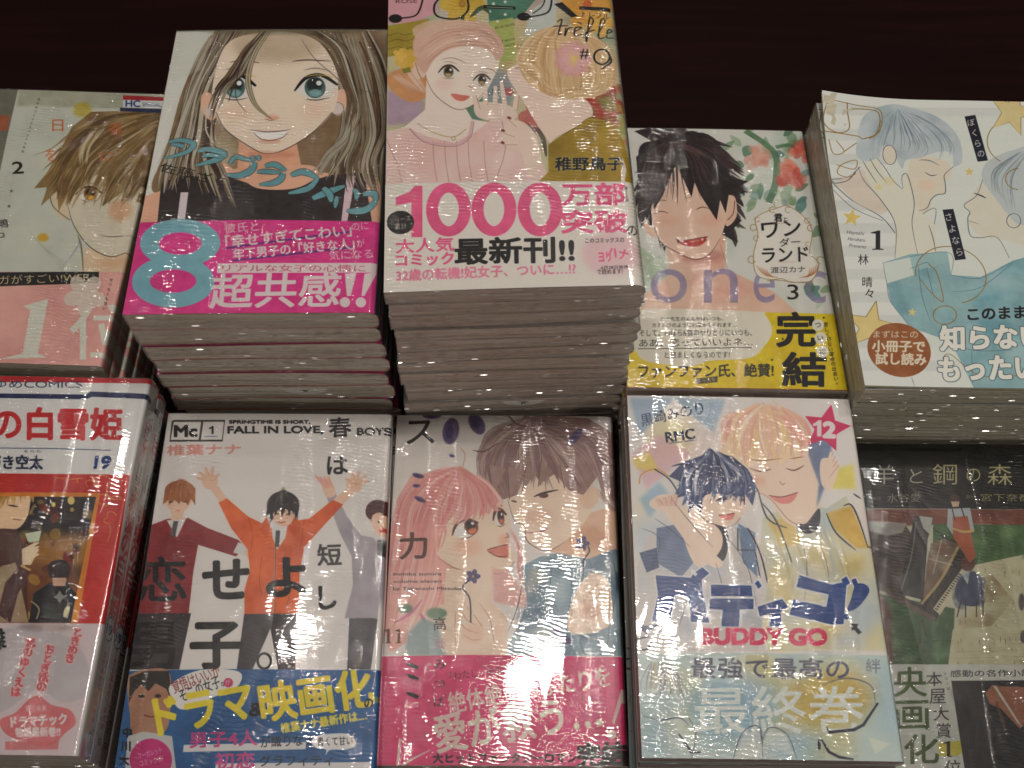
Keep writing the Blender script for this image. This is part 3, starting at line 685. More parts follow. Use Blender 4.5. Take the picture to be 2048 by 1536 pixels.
    # stars
    A.star(280, 604, 46, (226, 200, 110), 8); A.star(1050, 100, 120, (222, 206, 150), 15); A.star(1050, 100, 120, gd, 15, w=4); A.star(844, 386, 24, (226, 206, 130)); A.star(572, 1058, 22, (226, 206, 130), 10); A.star(372, 1130, 130, (228, 206, 130), 12, a=.9); A.star(372, 1130, 130, gd, 12, w=4); A.star(410, 458, 22, (232, 214, 150), a=.8)
    A.fill([(820, 122), (872, 114), (934, 332), (884, 338)], (30, 32, 48)); A.V('ぼくらの', 852, 150, 900, 300, 34, (224, 226, 216), bold=.3, rot=-8)
    A.fill([(716, 568), (768, 564), (830, 804), (778, 810)], (30, 32, 48)); A.V('さよなら', 746, 602, 798, 770, 38, (224, 226, 216), bold=.3, rot=-8)
    bk = (26, 24, 28)
    one_serif(A, 372, 758, 68, 92, bk)
    for i, t_ in enumerate(('Hayashi', 'Haruharu', 'Presents')):
        A.T(t_, 254+i*6, 682+i*32, 336+i*6, 690+i*32, (90, 90, 96), h=20, em=True, skew=4)
    A.V('林 晴々', 336, 804, 366, 966, 48, bk, bold=.4)
    A.ell(510, 1240, 156, 128, (150, 88, 46), rot=18)
    cr = (228, 220, 196)
    A.T('まずはこの', 386, 1182, 600, 1184, cr, h=34, em=True, bold=.6); A.T('小冊子で', 380, 1250, 634, 1252, cr, h=52, em=True, bold=2); A.T('試し読み', 396, 1312, 640, 1316, cr, h=54, em=True, bold=2)
    A.T('このまま', 842, 1102, 1120, 1090, bk, h=58, em=True, bold=2)
    A.T('知らないで', 712, 1242, 1330, 1226, (236, 236, 224), h=116, bold=6, out=((70, 96, 110), 4)); A.T('もったいない', 704, 1388, 1420, 1370, (236, 236, 224), h=112, bold=6, out=((70, 96, 110), 4))
    A.line([(200, 440), (180, 425), (160, 426)], 3, bk); A.fill([(160, 466), (178, 458), (204, 590), (188, 612)], bk)

# ---------------- A: sandy-haired man, pale pink band
def art_A():
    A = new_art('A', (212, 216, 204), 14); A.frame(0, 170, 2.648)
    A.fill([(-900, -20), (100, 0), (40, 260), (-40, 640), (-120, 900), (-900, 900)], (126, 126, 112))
    A.fill([(-300, 150), (50, 160), (40, 240), (-300, 240)], (190, 100, 60), .8, blur=4)
    A.fill([(100, 0), (640, 20), (860, 60), (860, 130), (90, 110)], (176, 178, 156), .8, blur=12)
    A.wash([(130, 100), (860, 140), (760, 980), (-20, 980)], [(220, 222, 208), (204, 210, 198), (226, 224, 206)], 30, 120, .5, sm=False)
    A.ell(435, 130, 50, 40, (196, 180, 70), .8, blur=14); A.ell(226, 806, 30, 22, (220, 180, 60), .9, blur=8)
    A.V('花ゆめコミックスペシャル作品', 205, 75, 120, 350, 13, (50, 48, 44))
    skin = [(350, 500), (360, 640), (400, 760), (470, 850), (570, 905), (660, 880), (760, 820), (800, 600), (780, 480), (600, 400)]
    A.fill([(450, 860), (700, 860), (740, 990), (430, 990)], (232, 210, 180)); A.fill([(255, 560), (300, 545), (360, 600), (370, 700), (300, 690)], (226, 212, 184), sm=True); A.line([(262, 560), (280, 640), (350, 700), (372, 712)], 4, (90, 76, 56))
    A.fill(skin, (226, 220, 200), sm=True); A.ell(635, 660, 60, 60, (226, 176, 134), .7, blur=24); A.ell(600, 940, 100, 30, (226, 190, 150), .6, blur=20)
    A.line([(355, 620), (390, 740), (470, 850), (570, 904), (640, 895), (700, 860)], 5, (70, 60, 46), .9, .3, .3)
    A.line([(528, 796), (600, 800), (684, 794)], 5, (110, 84, 60), 1, .3, .3)
    A.eye(470, 575, 130, 74, (176, 128, 50), 4, .05, (60, 48, 34)); A.line([(520, 480), (560, 470), (600, 480)], 4, (120, 100, 70), .6)
    hb = [(120, 90, 46), (150, 120, 70), (178, 152, 104), (98, 72, 36), (204, 190, 150)]
    hs = [(640, 135), (480, 140), (380, 220), (330, 320), (250, 460), (180, 545), (250, 540), (215, 640), (300, 560), (310, 670), (360, 560), (350, 640), (420, 540), (500, 480), (600, 420), (560, 560), (540, 640), (640, 570), (680, 520), (640, 620), (740, 540), (720, 620), (860, 480), (900, 140)]
    A.fill(hs, (160, 134, 88)); A.hair([[(800, 140), (480, 200), (180, 370)], [(800, 160), (420, 320), (170, 550)], [(820, 200), (480, 420), (300, 680)], [(830, 240), (640, 460), (520, 660)], [(860, 300), (780, 460), (700, 640)]], 50, hb, 34, .8, 14, t0=.6, t1=.05); A.wash(hs, hb, 50, 70, .6, sm=False)
    A.hair([[(800, 140), (560, 160), (400, 260), (300, 400), (190, 540)], [(820, 150), (600, 200), (440, 340), (350, 470), (310, 650)], [(840, 180), (660, 300), (500, 420), (430, 540), (350, 650)], [(850, 200), (720, 330), (620, 450), (560, 560), (530, 650)], [(880, 240), (800, 340), (760, 440), (700, 560), (640, 640)], [(900, 300), (860, 400), (800, 480), (760, 560), (720, 620)]], 110, hb, 22, .7, 12)
    A.line([(640, 200), (400, 240), (280, 330), (180, 370)], 8, (150, 130, 84), .9, .5, .2)
    A.hair([[(480, 250), (430, 330), (420, 430)], [(560, 220), (480, 330), (460, 420)]], 12, [(214, 206, 176)], 14, .7, 6)
    og = (216, 110, 50)
    A.T('日', 276, 244, 334, 244, og, h=62, bold=.6); A.T('を', 240, 400, 300, 400, og, h=62, a=.8); A.T('春', 574, 264, 652, 262, og, h=66, a=.85); A.T('に', 528, 400, 602, 400, og, h=50, a=.85)
    A.fill([(650, 52), (870, 62), (870, 90), (650, 82)], (176, 40, 48)); A.fill([(650, 76), (858, 82), (858, 122), (650, 116)], (222, 226, 222)); A.fill([(634, 118), (860, 124), (860, 146), (634, 136)], (34, 44, 88))
    A.T('HC', 664, 112, 740, 114, (40, 66, 130), h=34, bold=2); A.T('SPECIAL', 752, 110, 850, 112, (60, 84, 140), h=20)
    bk = (34, 32, 30)
    A.T('2', 66, 468, 124, 466, bk, h=62, bold=1.5); A.V('高橋しん', 60, 560, 20, 800, 14, bk); A.T('鴫', -10, 756, 46, 752, bk, h=46); A.T('わ', -30, 810, 24, 808, bk, h=36)
    for k in range(5):
        A.line([(150+k*16, 770+k*20), (290+k*10, 930), (330, 990)], 3, (190, 196, 186), .8)
    A.line([(330, 960), (400, 870), (430, 800)], 14, (170, 184, 190), .6, .2, .2); A.line([(440, 990), (430, 860), (410, 790)], 10, (120, 116, 90), .8, .2, .2)
    # pink band
    A.fill([(-1000, 975), (200, 990), (900, 985), (900, 1700), (-1000, 1700)], (232, 180, 172))
    A.wash([(-400, 1000), (800, 1000), (700, 1460), (-400, 1460)], [(238, 196, 184), (224, 166, 160)], 24, 110, .5, sm=False)
    A.fill([(-1000, 1000), (524, 986), (520, 1046), (-1000, 1100)], (34, 32, 32)); A.T('このマンガがすごい!WEB』', -260, 1068, 500, 1040, (222, 206, 160), h=46, em=True, bold=.5)
    wh = (226, 226, 214)
    A.fill([(120, 1170), (256, 1130), (200, 1420), (250, 1440), (-10, 1450), (120, 1420), (160, 1190)], wh); A.T('位', 370, 1450, 720, 1450, wh, h=290, bold=3)
    A.flower(450, 1110, 110, (228, 220, 206), 5, (228, 220, 206), rot=20, a=.85); A.fill([(-400, 1200), (-150, 1200), (-180, 1450), (-420, 1450)], wh)
    A.V('愛しさの余韻に酔う', 672, 1030, 624, 1240, 20, bk); A.V('せつなくも甘い', 588, 1030, 552, 1180, 18, bk)

# ---------------- F: white and red cover with the number 19 (only its right part is in view)
def art_F():
    A = new_art('F', (230, 230, 228), 18); A.frame(0, 740, 1.929)
    A.fill([(-900, 0), (600, 16), (596, 50), (-900, 40)], (200, 30, 40)); A.T('花とゆめCOMICS', -150, 72, 316, 72, (44, 60, 104), h=32, bold=.5, em=True)
    A.fill([(-900, 80), (330, 94), (350, 82), (606, 92), (604, 112), (356, 102), (330, 112), (-900, 96)], (28, 44, 96))
    rd = (206, 36, 44)
    A.T('赤髪の白雪姫', -290, 264, 468, 268, rd, h=120, bold=4.5, out=((240, 238, 236), 3)); 
    A.line([(-600, 296), (200, 302), (426, 308)], 3, (60, 70, 110), sm=False)
    A.T('あきづき空太', -150, 384, 164, 384, (26, 36, 70), h=50, bold=2, em=True); A.T('19', 362, 378, 420, 378, (28, 60, 126), h=46, bold=3, skew=8); A.T('そらた', 90, 318, 160, 318, (60, 60, 70), h=10)
    A.fill([(-900, 392), (500, 402), (410, 980), (-900, 970)], (206, 44, 34))
    A.wash([(-300, 400), (500, 402), (400, 980), (-300, 970)], [(222, 62, 40), (190, 30, 30)], 30, 90, .4, sm=False)
    A.fill([(-900, 470), (386, 472), (300, 974), (-900, 970)], (222, 140, 40)); A.fill([(-900, 486), (370, 488), (272, 974), (-900, 970)], (34, 26, 30))
    sc = [(0, 486), (370, 488), (272, 974), (-300, 970), (-300, 486)]
    A.setclip(sc)
    A.ell(240, 700, 220, 70, (196, 140, 56), .85, blur=30); A.ell(120, 850, 240, 110, (150, 84, 36), .8, blur=30)
    for _ in range(90):
        A.ell(random.uniform(-100, 360), random.uniform(500, 960), random.uniform(4, 26), random.uniform(4, 20), random.choice([(90, 30, 24), (150, 60, 30), (190, 150, 60), (70, 50, 30), (214, 180, 90), (40, 30, 34)]), random.uniform(.3, .9), blur=random.choice([0, 3, 8]), rot=random.uniform(0, 180))
    A.ell(274, 502, 14, 16, (232, 214, 130)); A.ell(206, 518, 8, 9, (232, 214, 130)); A.leaf(200, 590, 50, 26, -60, (140, 50, 30)); A.leaf(150, 520, 60, 30, 30, (120, 40, 26)); A.leaf(250, 700, 70, 34, 70, (130, 44, 30))
    # blonde figure at the left, raised hand with a cup
    A.fill([(-100, 620), (60, 600), (100, 700), (110, 974), (-200, 974)], (90, 50, 36)); A.fill([(0, 760), (60, 740), (110, 974), (-60, 974)], (200, 180, 140), .8)
    A.fill([(-10, 940), (20, 820), (80, 750), (120, 770), (70, 860), (40, 974)], (84, 36, 32)); A.line([(80, 752), (118, 772)], 8, (216, 180, 110), sm=False)
    A.fill([(-60, 440), (100, 450), (112, 540), (76, 606), (20, 610), (-60, 600)], (244, 214, 178), sm=True)
    A.hair([[(20, 395), (-60, 450), (-60, 560)], [(30, 395), (20, 460), (0, 540)], [(40, 395), (100, 430), (124, 520)], [(60, 395), (124, 440), (126, 520)]], 70, [(214, 176, 90), (190, 146, 64), (232, 204, 130), (160, 116, 50)], 12, .85, 5)
    A.line([(30, 520), (70, 526)], 6, (60, 44, 34), 1, .3, .3); A.line([(50, 574), (80, 578)], 3, (150, 80, 60))
    A.fill([(84, 690), (120, 672), (150, 690), (120, 750), (86, 752)], (240, 218, 184));  A.fill([(96, 630), (160, 618), (150, 660), (110, 664)], (216, 226, 200))
    for k in range(4):
        A.line([(98, 690+k*13), (150, 664+k*15)], 11, (244, 226, 196), 1, 1, .6, sm=False)
    # dark-coated figure from behind
    A.fill([(110, 974), (130, 860), (190, 820), (260, 820), (300, 870), (300, 974)], (28, 26, 30)); A.ell(228, 776, 42, 42, (70, 56, 50)); A.fill([(200, 800), (256, 800), (250, 832), (206, 832)], (210, 170, 140)); A.ell(228, 764, 44, 34, (60, 50, 46))
    A.star(230, 874, 26, (130, 130, 120), n=4, inner=.5); A.ell(256, 930, 10, 24, (220, 206, 160), rot=20); A.line([(120, 890), (150, 920), (140, 960)], 4, (200, 180, 130))
    A.setclip()
    gd = (228, 150, 60)
    for x, y, r in ((310, 428, 14), (350, 440, 20), (400, 430, 30), (440, 470, 32), (400, 500, 26), (430, 560, 18), (412, 580, 12), (380, 430, 22), (450, 500, 20)):
        A.ell(x, y, r, r*.8, gd, w=3, a0=random.uniform(0, 180), a1=random.uniform(250, 400), rot=30)
    A.line([(205, 410), (260, 420), (310, 416)], 3, gd); A.line([(420, 590), (425, 620), (415, 660)], 3, gd)
    # lower band
    A.fill([(-900, 970), (410, 976), (330, 1600), (-900, 1600)], (222, 208, 210)); A.fill([(0, 1010), (180, 1000), (300, 1060), (350, 1180), (340, 1250), (240, 1280), (140, 1230), (0, 1320), (-200, 1300)], (196, 192, 194), .7, blur=6, sm=True)
    A.ell(180, 990, 110, 16, (140, 120, 116), .5, blur=10)
    A.T('「誰', -40, 1080, 24, 1074, (30, 40, 36), h=80, bold=2)
    pk = (206, 74, 84)
    for t_, x0, y0, x1, y1 in (('恋のゆくえは', 118, 1050, 62, 1240), ('おとぎ話の', 192, 1076, 160, 1220), ('ときめき', 300, 1010, 270, 1110)):
        A.V(t_, x0, y0, x1, y1, 36, pk, bold=1, a=.8, out=((232, 190, 190), 5))
    bd = [(0, 1350), (60, 1320), (110, 1270), (150, 1255), (200, 1290), (270, 1310), (292, 1360), (250, 1400), (210, 1440), (150, 1450), (80, 1430), (20, 1400)]
    A.fill(bd, (222, 120, 124), .85, sm=True); A.T('描く未来', 100, 1318, 180, 1316, (236, 226, 226), h=24, em=True, bold=.6); A.T('ドラマチック', 44, 1380, 258, 1366, (236, 226, 226), h=40, em=True, bold=1.6); A.T('物語最新巻!!', 60, 1416, 232, 1412, (236, 226, 226), h=34, em=True, bold=1.4)
    A.fill([(20, 1432), (228, 1428), (224, 1462), (20, 1464)], (222, 130, 132), .8)
    # spine (mm)
    A.mm = True
    x = 120.5
    A.fill([(112, 0), (130, 0), (130, 1.5), (112, 1.5)], rd)
    for k in range(4):
        A.ell(x, 22 + k*3.2, 4 - k*.5, 2.2, (206, 60, 90)); A.ell(x+1, 21.4 + k*3.2, 3.2 - k*.4, 1, (236, 224, 226))
    A.fill([(117, 42), (118.6, 42), (118.6, 51), (117, 51)], (34, 34, 38)); A.fill([(121.5, 42), (123, 42), (123, 51), (121.5, 51)], (34, 34, 38))
    for i, ch in enumerate('赤髪の白雪姫'):
        A.T(ch, x-5, 66+i*9.8, x+5, 66+i*9.8, rd, h=9, bold=.35)
    A.T('19', x-4, 122, x+3, 122, (44, 70, 120), h=4, bold=.2); A.ell(x-.4, 119.8, 5.4, 5, (44, 70, 120), w=.6)
    A.fill([(112, 125), (130, 125), (130, 174), (112, 174)], (222, 218, 216))
    for i, ch in enumerate('恋と運命の王宮物語'):
        A.T(ch, x-1.6, 132+i*3.4, x+1.6, 132+i*3.4, (206, 74, 84), h=2.6)
    A.T('白', x-1.8, 166, x+1.8, 166, (50, 50, 54), h=3.2)
    A.mm = False

# ---------------- G: three cheering young men on white; blue band
def art_G():
    A = new_art('G', (236, 232, 228), 13); A.frame(240, 810, 2.116)
    A.wash([(200, 20), (1145, 30), (1090, 1120), (20, 1120)], [(240, 236, 232), (230, 226, 222)], 20, 160, .4, sm=False)
    bk = (26, 24, 26)
    q = [(222, 66), (442, 66), (432, 150), (210, 150)]
    A.line(q + [q[0]], 9, (60, 58, 50), sm=False); A.line([(348, 66), (336, 150)], 9, (60, 58, 50), sm=False)
    A.T('Mc', 230, 132, 324, 132, bk, h=46, bold=3); one(A, 376, 122, 20, 34, bk); A.line([(356, 132), (412, 132)], 3, (90, 110, 160), sm=False)
    A.T('SPRINGTIME IS SHORT,', 462, 80, 804, 80, bk, h=16, bold=1.4); A.T('FALL IN LOVE,', 456, 124, 858, 122, bk, h=34, bold=1.8); A.T('BOYS', 1004, 126, 1140, 126, bk, h=30, bold=1.6)
    A.T('椎葉ナナ', 198, 214, 510, 210, (224, 160, 150), h=42, bold=1, em=True)
    skin = (240, 208, 184)
    # left: maroon cardigan
    A.fill([(40, 1118), (60, 880), (300, 880), (250, 1118)], (66, 56, 62))
    mr = [(120, 510), (200, 480), (290, 478), (370, 520), (500, 570), (530, 600), (490, 640), (330, 590), (310, 700), (290, 880), (60, 880), (90, 700)]
    A.fill(mr, (158, 54, 60)); A.wash(mr, [(140, 40, 50), (176, 70, 70), (150, 50, 56)], 20, 60, .5, sm=False)
    A.fill([(196, 486), (280, 478), (240, 560)], (228, 226, 224)); A.line([(236, 490), (222, 556)], 20, (90, 90, 96), sm=False)
    A.fill([(500, 580), (560, 600), (540, 640), (478, 624)], (226, 224, 222)); A.fill([(540, 606), (620, 630), (668, 640), (680, 700), (620, 690), (540, 650)], skin, sm=True)
    for k in range(4):
        A.line([(600, 640+k*8), (660+k*5, 650+k*18)], 15, skin, 1, 1, .5, sm=False); A.line([(606, 650+k*8), (662+k*5, 660+k*18)], 2.5, (190, 130, 100), .7, sm=False)
    A.fill([(215, 410), (275, 410), (265, 480), (215, 490)], skin); A.fill([(186, 380), (200, 430), (240, 462), (290, 430), (310, 370), (250, 340)], skin, sm=True)
    A.ell(252, 362, 64, 44, (176, 112, 70)); A.fill([(190, 350), (180, 420), (204, 400), (206, 424), (228, 396), (250, 418), (262, 392), (286, 424), (300, 396), (318, 424), (318, 350), (250, 320)], (176, 112, 70)); A.hair([[(250, 316), (200, 350), (186, 420)], [(260, 316), (250, 360), (250, 400)], [(270, 316), (310, 360), (318, 400)]], 50, [(190, 124, 80), (160, 96, 60), (206, 146, 100)], 9, .8, 4)
    A.line([(208, 410), (224, 408)], 4, bk, sm=False); A.line([(262, 408), (280, 408)], 4, bk, sm=False); A.line([(236, 446), (252, 446)], 3, (190, 110, 90), sm=False)
    # right: grey cardigan
    gy = [(870, 380), (910, 370), (960, 470), (1020, 550), (1080, 560), (1116, 560), (1090, 900), (950, 900), (985, 760), (980, 640), (930, 540)]
    A.fill(gy, (186, 178, 186)); A.wash(gy, [(170, 162, 172), (204, 198, 202)], 16, 50, .5, sm=False); A.fill([(970, 900), (1090, 900), (1060, 1118), (960, 1118)], (96, 92, 100))
    A.fill([(1060, 540), (1120, 520), (1110, 620)], (228, 226, 224)); A.line([(1098, 570), (1098, 640)], 18, (70, 70, 76), sm=False)
    A.fill([(1060, 460), (1126, 440), (1124, 540), (1080, 530)], skin, sm=True); A.ell(1090, 448, 52, 48, (96, 50, 56)); A.fill([(1066, 470), (1110, 460), (1120, 550), (1080, 540)], skin, sm=True)
    A.line([(1090, 494), (1102, 492)], 7, bk, sm=False); A.ell(1104, 528, 8, 12, (214, 90, 80))
    A.fill([(852, 320), (900, 330), (910, 380), (870, 386)], skin, sm=True)
    for k in range(4):
        A.line([(872+k*8, 350), (826+k*18, 300+abs(k-1)*-4+k*2)], 13, (240, 190, 170), 1, 1, .5, sm=False)
    # centre: orange jacket
    A.fill([(526, 880), (752, 880), (740, 1118), (660, 1118), (636, 950), (580, 1118), (494, 1118)], (64, 56, 62)); A.wash([(526, 880), (752, 880), (740, 1118), (494, 1118)], [(50, 44, 50), (90, 80, 84)], 8, 40, .3, sm=False)
    A.fill([(560, 1118), (636, 944), (668, 1118)], (236, 232, 228))
    og = [(416, 410), (452, 394), (540, 470), (620, 510), (660, 530), (740, 490), (800, 480), (900, 400), (944, 420), (870, 500), (780, 600), (760, 700), (754, 880), (526, 884), (526, 780), (550, 700), (540, 610), (470, 520)]
    A.fill(og, (232, 112, 50)); A.wash(og, [(244, 140, 70), (216, 90, 36), (238, 124, 60)], 30, 60, .5, sm=False); A.line([(656, 600), (652, 880)], 5, (120, 60, 40), sm=False); A.line([(655, 600), (651, 880)], 2, (230, 220, 200), sm=False)
    for pts in ([(540, 470), (560, 540), (552, 620)], [(780, 480), (770, 560), (760, 620)], [(600, 640), (590, 740), (600, 800)], [(700, 700), (720, 780), (700, 860)]):
        A.line(pts, 3, (170, 80, 40), .7)
    A.fill([(640, 500), (710, 500), (700, 560), (664, 612), (645, 560)], (232, 230, 228)); A.line([(668, 530), (664, 600)], 18, (96, 96, 100), sm=False)
    A.fill([(620, 470), (640, 520), (620, 570), (590, 520)], (222, 104, 46)); A.fill([(740, 470), (710, 520), (740, 560), (770, 510)], (222, 104, 46))
    A.fill([(380, 350), (414, 340), (452, 394), (420, 412)], skin); A.fill([(900, 400), (944, 420), (1000, 360), (960, 350)], skin)
    A.ell(380, 322, 34, 34, skin); A.ell(990, 336, 34, 34, skin)
    for ang, L in ((-165, 60), (-140, 62), (-110, 66), (-80, 64), (-40, 50)):
        A.line([(380, 322), (380+L*math.cos(R(ang)), 322+L*math.sin(R(ang)))], 15, skin, 1, 1, .6, sm=False); A.line([(386, 324), (386+L*math.cos(R(ang)), 324+L*math.sin(R(ang)))], 2, (200, 140, 110), .6, sm=False)
    for ang, L in ((-15, 66), (-40, 66), (-70, 64), (-100, 60), (-145, 46)):
        A.line([(990, 336), (990+L*math.cos(R(ang)), 336+L*math.sin(R(ang)))], 15, skin, 1, 1, .6, sm=False); A.line([(996, 338), (996+L*math.cos(R(ang)), 338+L*math.sin(R(ang)))], 2, (200, 140, 110), .6, sm=False)
    A.fill([(636, 420), (636, 470), (680, 514), (720, 500), (744, 450), (740, 400)], skin, sm=True)
    A.ell(690, 408, 62, 44, (60, 52, 56)); A.fill([(630, 400), (616, 470), (640, 452), (632, 500), (656, 470), (668, 440), (690, 462), (700, 436), (726, 474), (738, 450), (752, 486), (752, 400), (690, 370)], (60, 52, 56)); A.fill([(650, 450), (652, 478), (684, 508), (714, 492), (734, 455), (700, 440)], skin, sm=True)
    A.hair([[(690, 360), (630, 400), (622, 480)], [(690, 360), (670, 400), (660, 460)], [(690, 360), (720, 400), (716, 460)], [(690, 360), (750, 400), (750, 480)]], 60, [(56, 48, 52), (76, 66, 68), (42, 36, 40)], 9, .85, 3)
    for q in ([(640, 400), (628, 486), (656, 446)], [(652, 420), (654, 470), (676, 430)], [(676, 410), (684, 476), (704, 424)], [(700, 410), (716, 470), (728, 420)], [(724, 400), (744, 486), (752, 410)]):
        A.fill(q, (60, 52, 56))
    A.line([(654, 462), (672, 458)], 5, bk, sm=False); A.line([(704, 462), (722, 460)], 5, bk, sm=False); A.line([(668, 492), (684, 498), (700, 490)], 5, (190, 90, 80))
    A.ell(690, 354, 8, 8, (150, 170, 110), .7, blur=3)
    # title
    A.T('春', 886, 136, 978, 132, bk, h=82, bold=2); A.T('は', 878, 292, 962, 290, bk, h=74, bold=2); A.T('短', 838, 678, 936, 674, bk, h=88, bold=2); A.T('し', 844, 862, 914, 860, bk, h=94, bold=3)
    A.T('恋', 76, 828, 278, 824, bk, h=184, bold=4); A.T('せ', 354, 816, 542, 814, bk, h=158, bold=6); A.T('よ', 624, 806, 784, 804, bk, h=156, bold=6)
    A.T('男', 40, 1112, 232, 1110, bk, h=190, bold=4); A.T('子', 302, 1114, 514, 1112, bk, h=190, bold=6); A.ell(610, 1082, 28, 32, bk, w=9)
    # blue band
    A.fill([(-60, 1126), (400, 1116), (1100, 1120), (1080, 1700), (-60, 1700)], (40, 104, 162))
    # faces on the band (generic)
    A.fill([(30, 1180), (60, 1130), (200, 1120), (214, 1250), (190, 1380), (60, 1400), (40, 1300)], (186, 140, 112), sm=True); A.fill([(36, 1260), (40, 1150), (110, 1124), (206, 1124), (222, 1260), (196, 1200), (150, 1176), (120, 1210), (90, 1180), (60, 1210)], (52, 40, 36)); A.ell(90, 1230, 14, 8, (70, 46, 36)); A.ell(160, 1230, 14, 8, (70, 46, 36)); A.line([(100, 1310), (130, 1318), (160, 1310)], 6, (150, 80, 70)); A.fill([(30, 1400), (100, 1380), (220, 1400), (240, 1560), (20, 1560)], (206, 204, 204))
    A.V('中川大志', 30, 1384, 10, 1560, 40, bk, bold=1)
    A.fill([(215, 1180), (340, 1120), (500, 1126), (506, 1180), (450, 1220), (460, 1240), (420, 1226), (270, 1288), (220, 1240)], (236, 234, 230), sm=True)
    A.T('覚悟はいいか', 232, 1224, 430, 1150, (150, 50, 50), h=54, em=True, bold=.6); A.T('そこの女子。', 264, 1260, 444, 1190, bk, h=52, em=True, bold=.8); A.ell(458, 1174, 20, 20, (214, 70, 120)); A.T('が', 446, 1184, 470, 1180, (240, 240, 240), h=22)
    ye = (236, 220, 60)
    A.T('ドラマ', 166, 1394, 570, 1318, ye, h=150, bold=5); A.T('&', 548, 1316, 610, 1312, bk, h=54, bold=2); A.T('映画化', 606, 1340, 1076, 1270, ye, h=160, bold=5)
    A.T('の', 1036, 1280, 1072, 1276, bk, h=36, bold=1); A.T('椎葉ナナ最新作は…', 684, 1390, 1046, 1332, (240, 226, 90), h=40, em=True, bold=1)
    A.line([(268, 1452), (786, 1440)], 26, (226, 224, 224), sm=False); A.T('男子4人', 296, 1452, 580, 1440, (214, 80, 150), h=62, em=True, bold=2); A.T('が織りなす', 596, 1452, 820, 1440, bk, h=46, em=True, bold=.6)
    A.fill([(810, 1420), (850, 1394), (960, 1390), (1000, 1430), (960, 1456), (890, 1458), (870, 1480), (870, 1456), (830, 1450)], (232, 232, 232), sm=True); A.T('青くて甘い', 836, 1444, 984, 1438, bk, h=36, em=True)
    A.line([(404, 1528), (1060, 1522)], 22, (226, 224, 224), sm=False); A.T('初恋', 404, 1540, 570, 1536, (214, 80, 150), h=70, bold=2); A.T('グラフィティ', 590, 1530, 900, 1526, bk, h=44, em=True, bold=.8)
    A.ell(130, 1500, 90, 90, (206, 50, 130)); A.T('マーガレット', 80, 1500, 180, 1470, (236, 220, 230), h=26, em=True, bold=.6); A.T('コミックス', 86, 1530, 180, 1510, (236, 220, 230), h=26, em=True, bold=.6)

